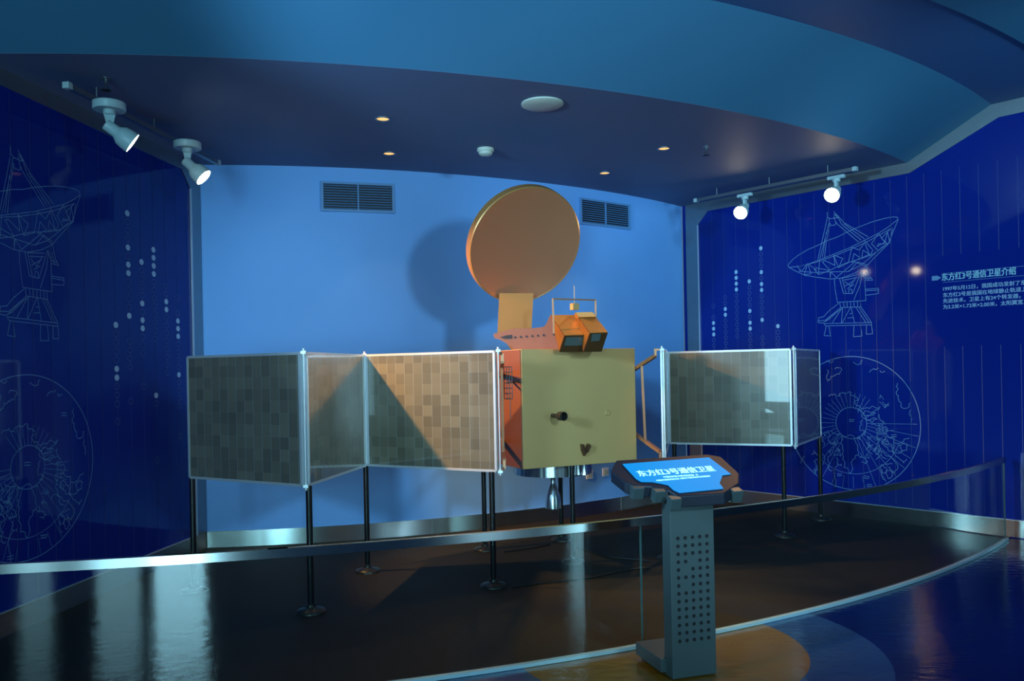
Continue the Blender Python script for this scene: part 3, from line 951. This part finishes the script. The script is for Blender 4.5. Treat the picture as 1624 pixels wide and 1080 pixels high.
def solar_panel(P, Q, z0=0.855, z1=1.735):
    """one wing panel from P to Q (plan), with the cell face on both sides"""
    d = (Q - P).normalized(); nn = Vector((d.y, -d.x)); L = (Q - P).length
    g = 0.030; th = 0.012
    a = P + d * g; b = Q - d * g
    me = bpy.data.meshes.new('solar_panel')
    vs = [];
    for s in (1, -1):
        for (q, z) in ((a, z0 + .006), (b, z0 + .006), (b, z1 - .006), (a, z1 - .006)):
            p = q + nn * th * s; vs.append((p.x, p.y, z))
    fs = [(0, 1, 2, 3), (7, 6, 5, 4), (0, 4, 5, 1), (1, 5, 6, 2), (2, 6, 7, 3), (3, 7, 4, 0)]
    me.from_pydata(vs, [], fs)
    uvl = me.uv_layers.new(name='UVMap')
    u = L - 2 * g; v = z1 - z0
    uvs = {0: (0, 0), 1: (u, 0), 2: (u, v), 3: (0, v), 4: (0, 0), 5: (u, 0), 6: (u, v), 7: (0, v)}
    ox = 0.0835 * 15 - u
    for lp in me.loops:
        q = uvs[lp.vertex_index]; uvl.data[lp.index].uv = (q[0] + ox * 0.5 + .01, q[1] + 0.02)
    me.materials.append(M_cell)
    o = bpy.data.objects.new('solar_panel', me); col.objects.link(o)
    o.parent = sat; o.matrix_parent_inverse = Matrix.Translation(-WP[sat.name])
    mb = MB()
    def e(p, z): return (p.x, p.y, z)
    w = 0.018; dz = 0.030
    mb.bar(e(a, z0), e(b, z0), dz, w); mb.bar(e(a, z1), e(b, z1), dz, w)
    mb.bar(e(a, z0), e(a, z1), dz, w, up=(d.x, d.y, 0)); mb.bar(e(b, z0), e(b, z1), dz, w, up=(d.x, d.y, 0))
    f = mb.build('panel_frame', M_frame, o)
    return o, d, nn


PSL = [solar_panel(PA, PB_), solar_panel(PB_, PC), solar_panel(PC, PD), solar_panel(PH, PE), solar_panel(PE, PF), solar_panel(PF, PG)]
# hinges at each fold: upright rod with little blocks top and bottom
for P in (PB_, PC, PD, PH, PE, PF):
    mb = MB()
    mb.tube([(P.x, P.y, 0.85), (P.x, P.y, 1.745)], 0.006, 10)
    for z in (0.85, 1.74):
        mb.box((P.x, P.y, z), (0.034, 0.026, 0.020)); mb.tube([(P.x, P.y, z - 0.028), (P.x, P.y, z + 0.028)], 0.009, 12)
    mb.build('fold_hinge', M_frame, sat)
# yokes
def yoke(P, side):
    mb = MB()
    if side > 0:
        s0 = B(BW, 0.42, 1.44); s1 = B(BW, 0.42, 1.17)
        a = Vector((P.x - 0.055, P.y, 1.69)); b = Vector((P.x - 0.03, P.y, 0.90))
    else:
        s0 = B(0, 0.42, 1.55); s1 = B(0, 0.42, 1.02)
        a = Vector((P.x + 0.03, P.y + 0.02, 1.66)); b = Vector((P.x + 0.03, P.y + 0.02, 0.93))
    mb.bar(s0, a, 0.028); mb.bar(s1, b, 0.028)
    mb.bar(a, a + Vector((0, 0, 0.06)), 0.02); mb.bar(b, b - Vector((0, 0, 0.06)), 0.02)
    k = 0.72
    mb.bar(s0.lerp(a, k), s1.lerp(b, k), 0.02)
    mb.bar(a + Vector((0, 0, 0.05)), (P.x, P.y, 1.74), 0.016); mb.bar(b - Vector((0, 0, 0.05)), (P.x, P.y, 0.85), 0.016)
    mb.build('wing_yoke', M_strut, sat)


yoke(PH, 1); yoke(PD, -1)
# dark wire grid beside the body
g0 = at_y(798, 582, 6.42); mb = MB(); gw, gh = 0.062, 0.25
gp = Vector((g0.x + 0.005, 6.42, g0.z))
for i in range(4): mb.bar(gp + Vector((gw * i / 3, gw * i / 3 * .2, 0)), gp + Vector((gw * i / 3, gw * i / 3 * .2, -gh)), 0.006)
for i in range(7): mb.bar(gp + Vector((0, 0, -gh * i / 6)), gp + Vector((gw, gw * .2, -gh * i / 6)), 0.006)
mb.bar(gp + Vector((0.045, 0.01, -gh)), gp + Vector((0.045, 0.01, -gh - 0.16)), 0.005)
mb.bar(gp + Vector((0.03, 0, -gh / 2)), B(0.0, 0.15, gp.z - gh / 2), 0.012)
mb.build('wire_grid', M_black, sat)

# antenna tower: copper plate construction on the body top
tn = Vector((-0.15, -0.988, 0)).normalized()
tp = Vector((0.15, 6.78, 1.76))
def T(px, py, off=0.0): return at_plane(px, py, tp, tn) - tn * off
K3 = lambda x, y: (770 + x / 7.714, 450 + y / 7.714)
plate = [T(*K3(*p)) for p in ((95, 625), (110, 605), (160, 600), (340, 548), (560, 545), (700, 530), (735, 505), (765, 440), (790, 382), (850, 395), (970, 620), (905, 830), (890, 806), (340, 806), (330, 775), (180, 685), (110, 668))]
tower = MB().slab(plate, -tn * 0.02 + Vector((0, 0, 0))).build('antenna_tower', M_tower, sat)
mb = MB().slab([T(*K3(*p), 0.30) for p in ((340, 600), (560, 590), (700, 560), (790, 400), (1080, 400), (1090, 800), (340, 800))], -tn * 0.015)
mb.slab([T(*K3(*p)) for p in ((770, 420), (850, 400), (1080, 400), (1080, 430))], -tn * 0.30)
mb.build('tower_back_plate', M_tower, tower)
for k in range(6):
    q = T(*K3(362 + k * 70, 655 - k * 5), -0.002)
    MB().lathe([(0.009, 0), (0.009, 0.003)], q, aim(tn), 14).build('bolt_hole', M_dark, tower)
q = T(*K3(840, 615), -0.002); MB().lathe([(0.012, 0), (0.012, 0.003)], q, aim(tn), 14).build('bolt_hole', M_dark, tower)
mb = MB().slab([T(*K3(*p), -0.002) for p in ((180, 655), (260, 630), (320, 625), (322, 670), (240, 675))], tn * 0.003)
mb.build('slot_opening', M_dark, tower)

# dish
DC = at_y(834.5, 391, 6.88); dn = Vector((0.39, -0.80, -0.46)).normalized()
RD = 0.495
prof = [(0.0001, -0.035)]
prof = [(RD * k / 12, -0.07 * (1 - (k / 12) ** 2)) for k in range(1, 13)]
prof = [(0.001, -0.07)] + prof + [(RD + 0.006, 0.003), (RD + 0.014, -0.004), (RD + 0.016, -0.075), (RD - 0.02, -0.095), (RD * 0.5, -0.13), (0.001, -0.14)]
di = MB().lathe(prof[:13] , DC, aim(dn), 72, close=False).build('dish_reflector', M_dish, sat)
MB().lathe(prof[12:], DC, aim(dn), 72, close=False).build('dish_rim', M_rim, di)
# neck plate carrying the dish
npn = Vector((0.05, -1, 0.0)).normalized(); npp = Vector((0.0, 6.93, 2.1))
def NK(px, py): return at_plane(px, py, npp, npn)
mb = MB().slab([NK(792, 465), NK(846, 465), NK(843, 522), NK(789, 530)], -npn * 0.035)
mb.slab([NK(790, 528), NK(842, 520), NK(842, 555), NK(812, 555)], -npn * 0.03)
mb.build('dish_neck', mat('neck_gold_paint', (0.34, 0.155, 0.03, 1), 0.42, metal=0.3, noise=0.05, nscale=5), sat)

# feed boxes: two tilted boxes, orange tops, dark undersides with windows
def feed_box(pix_top, pix_under, win, yfront, name):
    """pix_top: 4 px of the orange top face (back-left, back-right, front-right, front-left); pix_under: 2 px of the lower edge (right, left)"""
    # the front ridge lies nearest the viewer; the top recedes upwards and backwards, the underside slopes down and back
    fl = at_y(*pix_top[3], yfront); fr_ = at_y(*pix_top[2], yfront + 0.05)
    bl = at_y(*pix_top[0], yfront + 0.20); br = at_y(*pix_top[1], yfront + 0.25)
    ur = at_y(*pix_under[0], yfront + 0.16); ul = at_y(*pix_under[1], yfront + 0.11)
    # back lower edge
    kb = Vector((0, 0.22, -0.10))
    bl2 = ul + Vector((0, 0.26, 0.06)); br2 = ur + Vector((0, 0.26, 0.06))
    mb = MB()
    V = [bl, br, fr_, fl, ul, ur, bl2, br2]
    mb.add(V, [(0, 3, 2, 1), (3, 4, 5, 2), (4, 6, 7, 5), (0, 1, 7, 6), (0, 6, 4, 3), (1, 2, 5, 7)])
    o = mb.build(name, M_gold, sat)
    MB().slab([fl, bl, bl2, ul], (fl - bl).cross(ul - bl).normalized() * (0.004 if (fl - bl).cross(ul - bl).x < 0 else -0.004)).build('side_plate', M_tower, o)
    # dark underside cover and window
    nrm = (fr_ - fl).cross(ul - fl).normalized()
    if nrm.y > 0: nrm = -nrm
    cov = MB().slab([fl.lerp(ul, .02), fr_.lerp(ur, .02), ur, ul], nrm * 0.004).build('underside_cover', M_under, o)
    W = [at_plane(*p, fl, nrm) + nrm * 0.006 for p in win]
    MB().slab(W, nrm * 0.003).build('feed_window', M_win, cov)
    return o


M_under = mat('dark_brown_cover', (0.085, 0.035, 0.010, 1), 0.5)
M_win = mat('smoked_window', (0.10, 0.13, 0.12, 1), 0.15, spec=0.8)
K3f = lambda *ps: [K3(*p) for p in ps]
feed_box(K3f((800, 383), (1095, 380), (1262, 622), (968, 628)), K3f((1225, 828), (905, 830)), K3f((985, 650), (1215, 645), (1195, 745), (960, 750)), 6.42, 'feed_box')
feed_box(K3f((1115, 375), (1345, 400), (1497, 592), (1278, 600)), K3f((1418, 828), (1200, 828)), K3f((1300, 612), (1410, 608), (1390, 690), (1285, 700)), 6.36, 'feed_box')
mb = MB().slab([at_y(*K3(*p), 6.50) for p in ((1098, 350), (1310, 346), (1352, 402), (1140, 408))], (0, 0.1, -0.02))
mb.build('feed_cap', M_gold, sat)
# goalpost frame with small cube sensor and whip
mb = MB()
a, b = at_y(*K3(822, 185), 6.45), at_y(*K3(1345, 200), 6.62)
mb.bar(a, b, 0.012); mb.bar(a, at_y(*K3(835, 610), 6.45), 0.014); mb.bar(b, at_y(*K3(1348, 400), 6.62), 0.014)
mb.build('sensor_frame', M_strut, sat)
cq = at_y(*K3(1090, 280), 6.54)
mb = MB().box(cq, (0.055, 0.05, 0.052), Matrix.Rotation(0.5, 3, 'Z'))
mb.tube([cq, at_y(*K3(1085, 25), 6.54)], 0.0025, 8)
mb.build('cube_sensor', M_body, sat)

# cables on the carpet
mb = MB()
def cable(pix, r=0.006):
    pts = [at_z(x, y, 0.012) for x, y in pix]
    out = []
    for i in range(len(pts) - 1):
        p0 = pts[max(i - 1, 0)]; p1 = pts[i]; p2 = pts[i + 1]; p3 = pts[min(i + 2, len(pts) - 1)]
        for k in range(8):
            t = k / 8
            out.append(0.5 * ((2 * p1) + (p2 - p0) * t + (2 * p0 - 5 * p1 + 4 * p2 - p3) * t * t + (3 * p1 - p0 - 3 * p2 + p3) * t ** 3))
    out.append(pts[-1]); return MB().tube(out, r, 8)
tag(cable([(800, 875), (830, 871), (850, 868), (872, 863)]).build('power_cable', M_cable), 'thin black cable on the carpet running left from the leg base under the box', 'cable')
tag(cable([(905, 866), (930, 872), (960, 882), (1005, 887), (1030, 890)]).build('power_cable', M_cable), 'thin black cable crossing the carpet towards the leg behind the kiosk', 'cable')
tag(cable([(812, 931), (860, 925), (930, 917), (990, 905), (1030, 900)]).build('power_cable', M_cable), 'thin black cable from the nearer leg base beside the beige box across the carpet', 'cable')

# ------------------------------------------------------------------ curved glass railing
rail = thing('glass_railing', 'low curved clear glass railing with a flat steel top band around the carpeted display', 'railing', (0.0, 4.4, 0))
angs = lambda p: math.atan2(p.y - CR.y, p.x - CR.x)
aEnd = angs(at_z(1600, 858, 0.0)); aSeam = angs(at_z(1038, 1034, 0))
aStart = aL + 0.004
seams = [aStart]
step = (aEnd - aSeam)
k = aSeam - step
first = []
while k > aStart + 0.05:
    first.append(k); k -= step
seams += sorted(first) + [aSeam, aEnd]
HR = 0.74
for s0, s1 in zip(seams[:-1], seams[1:]):
    s1 -= 0.0010
    Nn = 24
    pin = arc(RR - 0.006, CR, s0, s1, Nn); pout = arc(RR + 0.006, CR, s0, s1, Nn); m = Nn + 1
    # a single curved reflecting sheet front and back
    vs = [(p.x, p.y, 0.012) for p in pout] + [(p.x, p.y, HR - 0.03) for p in pout]
    mb = MB().add(vs, [(i, i + 1, m + i + 1, m + i) for i in range(Nn)], True)
    vs = [(p.x, p.y, 0.012) for p in pin] + [(p.x, p.y, HR - 0.03) for p in pin]
    mb.add(vs, [(i, m + i, m + i + 1, i + 1) for i in range(Nn)], True)
    gp_ = mb.build('glass_pane', M_glass, rail)
    e = MB()
    q = pout[-1].lerp(pin[-1], 0.5); e.box((q.x, q.y, (HR - 0.03) / 2 + .006), (0.006, 0.012, HR - 0.04), Matrix.Rotation(s1, 3, 'Z') @ Matrix.Rotation(PI / 2, 3, 'Z'))
    e.build('glass_edge', M_glassedge, gp_)


def arc_band(r0, r1, z0, z1, a0, a1, N=90):
    p0 = arc(r0, CR, a0, a1, N); p1 = arc(r1, CR, a0, a1, N); n = N + 1
    vs = [(p.x, p.y, z0) for p in p0] + [(p.x, p.y, z0) for p in p1] + [(p.x, p.y, z1) for p in p0] + [(p.x, p.y, z1) for p in p1]
    fs = []
    for i in range(N):
        fs += [(i, i + 1, n + i + 1, n + i), (2 * n + i, 3 * n + i, 3 * n + i + 1, 2 * n + i + 1), (i, 2 * n + i, 2 * n + i + 1, i + 1), (n + i, n + i + 1, 3 * n + i + 1, 3 * n + i)]
    fs += [(0, n, 3 * n, 2 * n), (n - 1, 3 * n - 1, 4 * n - 1, 2 * n - 1)]
    return MB().add(vs, fs, True)


arc_band(RR - 0.016, RR + 0.016, HR - 0.045, HR, aStart, aEnd).build('top_band', M_steel, rail)
arc_band(RR - 0.014, RR + 0.016, -0.002, 0.018, aStart, aEnd + 0.004).build('floor_channel', M_chan, rail)

# ------------------------------------------------------------------ information kiosk
K0 = Vector((0.790, 4.180)); K1 = Vector((1.032, 4.254))
kd = (K1 - K0).normalized(); kb = Vector((-kd.y, kd.x)); KW = (K1 - K0).length
kio = thing('information_kiosk', 'grey floor standing kiosk with a tilted glowing blue text screen in front of the railing', 'kiosk', (0.9, 4.35, 0))
RK = Matrix.Rotation(math.atan2(kd.y, kd.x), 3, 'Z')
def KP(u, v, z):
    q = K0 + kd * u + kb * v; return Vector((q.x, q.y, z))
colm = MB().box(KP(KW / 2, 0.045, 0.448), (KW, 0.09, 0.892), RK).build('column', M_kiosk, kio, bevel=0.004)
mb = MB()
for r in range(14):
    for c_ in range(5):
        if (r, c_) in ((3, 2), (4, 1), (6, 1)): continue
        u = KW * (0.17 + 0.66 * c_ / 4); z = 0.72 - r * 0.0405
        mb.lathe([(0.0098, 0), (0.0098, 0.0012)], KP(u, -0.0004, z), aim((-kb.x, -kb.y, 0)), 14, smooth=False)
tag(mb.build('perforations', M_hole, colm), kind='stuff')
MB().box(KP(KW / 2 - 0.02, 0.21, 0.055), (KW + 0.03, 0.30, 0.07), RK).build('foot', M_kiosk, kio, bevel=0.004)
MB().box(KP(KW / 2, 0.20, 0.012), (KW - 0.04, 0.34, 0.016), RK).build('foot_pad', M_black, kio)
# head: tilted plate
TL = math.radians(24)
hb = Vector((kb.x * math.cos(TL), kb.y * math.cos(TL), math.sin(TL)))
hn = Vector((kd.x, kd.y, 0)).cross(hb).normalized()
if hn.z < 0: hn = -hn
hp = KP(0, -0.06, 0.955)
K4 = lambda x, y: (960 + x / 7.06, 710 + y / 7.06)
def HP(x, y, off=0): return at_plane(*K4(x, y), hp, hn) + hn * off
outer = [(120, 140), (1140, 72), (1290, 98), (1500, 290), (1495, 400), (1330, 512), (825, 545), (700, 470), (520, 430), (330, 425), (215, 385), (60, 262)]
outer = [HP(*p) for p in outer]
inner_scr = [(192, 186), (1160, 112), (1408, 300), (1312, 312), (1278, 402), (1322, 462), (832, 510), (762, 478), (702, 422), (532, 388), (402, 386), (342, 350)]
head = MB().slab(outer, -Vector((0, 0, 1)) * 0.058).build('head', M_head, kio, bevel=0.006)
scr = MB().slab([HP(*p, 0.0005) for p in inner_scr], hn * 0.002).build('screen', M_screen, kio)
# head neck under the plate
MB().box(KP(KW / 2, 0.06, 0.90), (KW * 0.9, 0.10, 0.10), RK).build('neck', M_head, kio)
for (x, y) in ((350, 470), (592, 505), (768, 590), (1455, 500)):
    p = at_plane(*K4(x, y), hp - hn * 0.02, hn)
    MB().box(p - Vector((0, 0, 0.012)), (0.060, 0.05, 0.062), RK @ Matrix.Rotation(TL * 0.7, 3, 'X')).build('corner_block', M_kiosk, kio, bevel=0.003)
# screen lettering
sxd = (HP(1235, 262) - HP(370, 325)); 
o_ = HP(385, 322, 0.003)
text_mesh('title_lettering', '东方红3号通信卫星', 0.062, M_letter, scr, o_, sxd, hn.cross(sxd), 0.0016, sxd.length * 0.985, extrude=0.0)
sx2 = HP(1050, 312) - HP(660, 338)
text_mesh('small_lettering', '中国空间技术研究院研制  年', 0.018, M_letter, scr, HP(655, 342, 0.003), sx2, hn.cross(sx2), 0.0004, sx2.length, extrude=0.0)
sx3 = HP(1180, 326) - HP(580, 378)
text_mesh('small_lettering', '中国自行研制的通信卫星 主要用于电视传输和电话数据通信', 0.016, M_letter, scr, HP(578, 380, 0.003), sx3, hn.cross(sx3), 0.0003, sx3.length, extrude=0.0)

# ------------------------------------------------------------------ ceiling fittings
def track(a, b, label):
    a = Vector(a); b = Vector(b)
    t = thing('lighting_track', label, 'lighting track', ((a + b) / 2))
    MB().bar(a, b, 0.036, 0.034).build('rail', M_trim, t)
    d = (b - a).normalized()
    for q in (a, b): MB().box(q, (0.045, 0.04, 0.04), aim(d).to_3x3()).build('end_cap', M_white, t)
    for k in (0.15, 0.5, 0.85):
        q = a.lerp(b, k); MB().tube([q, (q.x, q.y, ZS)], 0.006, 8).build('hanger_rod', M_trim, t)
    return t


ZTK = 3.46
tLa = at_z(107, 136, ZTK); tLb = at_z(345, 258, ZTK)
track(tLa, tLb, 'steel lighting track along the left wall under the low ceiling')
tRa = at_z(1104, 318, ZTK); tRb = at_z(1356, 268, ZTK)
track(tRa, tRb, 'steel lighting track along the right wall under the low ceiling')


def spot(anchor, axis, label, group, power, size, canopy=True, lampcol=(1.0, 0.50, 0.14)):
    t = thing('track_spotlight', label, 'spotlight', anchor, group)
    ax_ = Vector(axis).normalized(); an = Vector(anchor)
    if canopy:
        MB().lathe([(0.098, 0.0), (0.103, 0.006), (0.103, 0.05), (0.095, 0.056)], an - Vector((0, 0, 0.085)), None, 36).build('canopy', M_white, t)
        top = an - Vector((0, 0, 0.085))
    else:
        MB().box(an - Vector((0, 0, 0.045)), (0.17, 0.045, 0.035), Matrix.Rotation(math.atan2(DR.y, DR.x), 3, 'Z')).build('canopy', M_white, t, bevel=0.006)
        top = an - Vector((0, 0, 0.06))
    piv = top - Vector((0, 0, 0.11))
    side_ = ax_.cross(Vector((0, 0, 1))).normalized()
    mb = MB().tube([top, top - Vector((0, 0, 0.03))], 0.038, 16)
    mb.slab([top - side_ * .012 + Vector((ax_.x, ax_.y, 0)) * .045 - Vector((0, 0, .02)), top - side_ * .012 - Vector((ax_.x, ax_.y, 0)) * .045 - Vector((0, 0, .02)), piv - side_ * .012 - Vector((ax_.x, ax_.y, 0)) * 0.012 - Vector((0, 0, .015)), piv - side_ * .012 + Vector((ax_.x, ax_.y, 0)) * 0.018 - Vector((0, 0, .015))], side_ * 0.024)
    mb.build('bracket', M_white, t)
    R = aim(ax_)
    hs = MB().lathe([(0.034, -0.03), (0.038, -0.026), (0.040, 0.05), (0.048, 0.06), (0.066, 0.085), (0.073, 0.125), (0.074, 0.165), (0.070, 0.166), (0.066, 0.13), (0.05, 0.10)], piv, R, 36).build('lamp_housing', M_white, t)
    MB().lathe([(0.001, 0.148), (0.03, 0.156), (0.055, 0.152), (0.066, 0.142)][::-1], piv, R, 32, close=False).build('lit_bulb', M_bulb, hs)
    ld = bpy.data.lights.new('spot_lamp', 'SPOT'); ld.energy = power; ld.color = lampcol
    ld.spot_size = math.radians(size); ld.spot_blend = 0.5; ld.shadow_soft_size = 0.04
    lo = bpy.data.objects.new('spot_lamp', ld); col.objects.link(lo)
    lo.location = piv + ax_ * 0.20
    lo.rotation_euler = ax_.to_track_quat('-Z', 'Y').to_euler()
    return t


gs = 'track spotlights on the lighting tracks'
spot(at_z(173, 155, ZTK), (0.72, 0.38, -0.55), 'grey track spotlight nearer the viewer on the left track', gs, 600, 54)
spot(at_z(297, 219, ZTK), (0.72, 0.06, -0.69), 'grey track spotlight nearer the corner on the left track', gs, 380, 62)
spot(at_z(1181, 303, ZTK), (-0.52, -0.72, -0.52), 'lit track spotlight nearer the back wall on the right track', gs, 110, 60, False)
spot(at_z(1326, 274, ZTK), (-0.56, -0.70, -0.44), 'lit track spotlight nearer the glass railing end on the right track', gs, 110, 60, False)


def downlight(px, py, label, power):
    p = at_z(px, py, ZS)
    t = thing('ceiling_downlight', label, 'downlight', p, 'recessed downlights in the low ceiling')
    MB().lathe([(0.062, 0.0), (0.062, -0.006), (0.050, -0.008), (0.046, 0.0)], p, None, 28).build('trim_ring', M_trim, t)
    MB().lathe([(0.001, -0.002), (0.046, -0.002)], p, None, 24, close=False).build('lamp_disc', M_down, t)
    ld = bpy.data.lights.new('downlight_lamp', 'SPOT'); ld.energy = power; ld.color = (1.0, 0.60, 0.32)
    ld.spot_size = math.radians(75); ld.spot_blend = 0.25; ld.shadow_soft_size = 0.03
    lo = bpy.data.objects.new('downlight_lamp', ld); col.objects.link(lo)
    lo.location = p - Vector((0, 0, 0.012))


downlight(607, 188, 'small lit downlight nearest the viewer of the left pair', 5)
downlight(617, 243, 'small lit downlight of the left pair, close to the back wall', 7)
downlight(1053, 235, 'small lit downlight of the right pair, nearer the viewer and the sprinkler', 6)
downlight(959, 274, 'small lit downlight of the right pair, close to the wall vent', 10)
p = at_z(860, 164, ZS)
tag(MB().lathe([(0.155, 0), (0.155, -0.010), (0.14, -0.018), (0.05, -0.022), (0.001, -0.022)], p, None, 40).build('ceiling_speaker', M_offwhite), 'pale round flat disc speaker on the low ceiling', 'speaker')
p = at_z(770, 236, ZS)
sd = thing('smoke_detector', 'small off-white domed smoke detector on the low ceiling', 'smoke detector', p)
MB().lathe([(0.075, 0), (0.075, -0.02), (0.068, -0.030)], p, None, 32).build('mounting_ring', M_offwhite, sd)
MB().lathe([(0.062, -0.030), (0.058, -0.05), (0.04, -0.062), (0.001, -0.064)], p, None, 32).build('sensor_dome', M_offwhite, sd)
for (x, y, lb) in ((168, 124, 'dark metal ceiling sprinkler above the left lighting track'), (1120, 232, 'dark metal ceiling sprinkler beside the right downlights')):
    p = at_z(x, y, ZS)
    t = thing('fire_sprinkler', lb, 'sprinkler', p)
    MB().lathe([(0.03, 0), (0.03, -0.006), (0.010, -0.010), (0.009, -0.035), (0.012, -0.04)], p, None, 20).build('pipe_stub', M_trim, t)
    mb = MB().lathe([(0.030, -0.078), (0.032, -0.080), (0.001, -0.082)], p, None, 16)
    for s in (-1, 1): mb.bar(p + Vector((0.004 * s, 0, -0.04)), p + Vector((0.016 * s, 0, -0.06)), 0.004); mb.bar(p + Vector((0.016 * s, 0, -0.06)), p + Vector((0.003 * s, 0, -0.08)), 0.004)
    mb.build('deflector', M_base, t)

# wall vents
def vent(px0, py0, px1, py1, label):
    cx, cy = (px0 + px1) / 2, (py0 + py1) / 2
    # on the back wall cylinder
    def hit(px, py):
        d = ray(px, py); dd = Vector((d.x, d.y)); q = -C
        a = dd.dot(dd); b = 2 * q.dot(dd); c_ = q.dot(q) - RB * RB
        t = (-b - math.sqrt(b * b - 4 * a * c_)) / (2 * a)
        return Vector((0, 0, CZ)) + d * t
    a = hit(px0, cy); b = hit(px1, cy); zt = hit(cx, py0).z; zb = hit(cx, py1).z
    d = Vector((b.x - a.x, b.y - a.y, 0)); W = d.length; d.normalize(); nn = Vector((d.y, -d.x, 0))
    c0 = (a + b) / 2; c0.z = (zt + zb) / 2; Hh = zt - zb
    base = c0 + nn * 0.016
    R = Matrix((d, -nn, Vector((0, 0, 1)))).transposed()
    t = thing('air_vent', label, 'air vent', base, 'louvred vents high on the back wall')
    mb = MB(); fw = 0.022
    for s in (-1, 1):
        mb.box(base + d * s * (W / 2 - fw / 2), (fw, 0.03, Hh), R); mb.box(base + Vector((0, 0, s * (Hh / 2 - fw / 2))), (W - 2 * fw, 0.03, fw), R)
    mb.box(base, (0.012, 0.026, Hh - 2 * fw), R)
    mb.build('frame', M_vent, t)
    MB().box(base - nn * 0.004, (W - 2 * fw, 0.004, Hh - 2 * fw), R).build('dark_backing', M_dark, t)
    ns = 10
    for s in (-1, 1):
        w2 = W / 2 - fw - 0.006
        for k in range(ns):
            z = -Hh / 2 + fw + (k + 0.5) * (Hh - 2 * fw) / ns
            MB().box(base + d * s * (w2 / 2 + 0.006) + Vector((0, 0, z)), (w2, 0.016, 0.004), R @ Matrix.Rotation(math.radians(35), 3, 'X')).build('slat', M_vent, t)


vent(509, 290, 625, 337, 'louvred air vent on the left half of the back wall')
vent(918, 319, 997, 360, 'louvred air vent on the back wall right of the dish')

# sockets
for (x0, y0, x1, y1, lb) in ((928, 744, 941, 762, 'small white wall socket below the box, left of the pair'), (953, 740, 967, 757, 'small white wall socket nearest the kiosk head, right of the pair')):
    d = ray((x0 + x1) / 2, (y0 + y1) / 2); dd = Vector((d.x, d.y)); q = -C
    a = dd.dot(dd); b = 2 * q.dot(dd); c_ = q.dot(q) - RB * RB
    tt = (-b - math.sqrt(b * b - 4 * a * c_)) / (2 * a)
    p = Vector((0, 0, CZ)) + d * tt
    nn = Vector((p.x - C.x, p.y - C.y, 0)).normalized()
    R = Matrix((Vector((-nn.y, nn.x, 0)), -nn, Vector((0, 0, 1)))).transposed()
    t = thing('wall_socket', lb, 'socket', p, 'white sockets on the back wall')
    MB().box(p + nn * 0.005, (0.09, 0.012, 0.09), R).build('face_plate', M_socket, t, bevel=0.003)
    MB().box(p + nn * 0.0115, (0.05, 0.004, 0.05), R).build('socket_insert', M_offwhite, t)
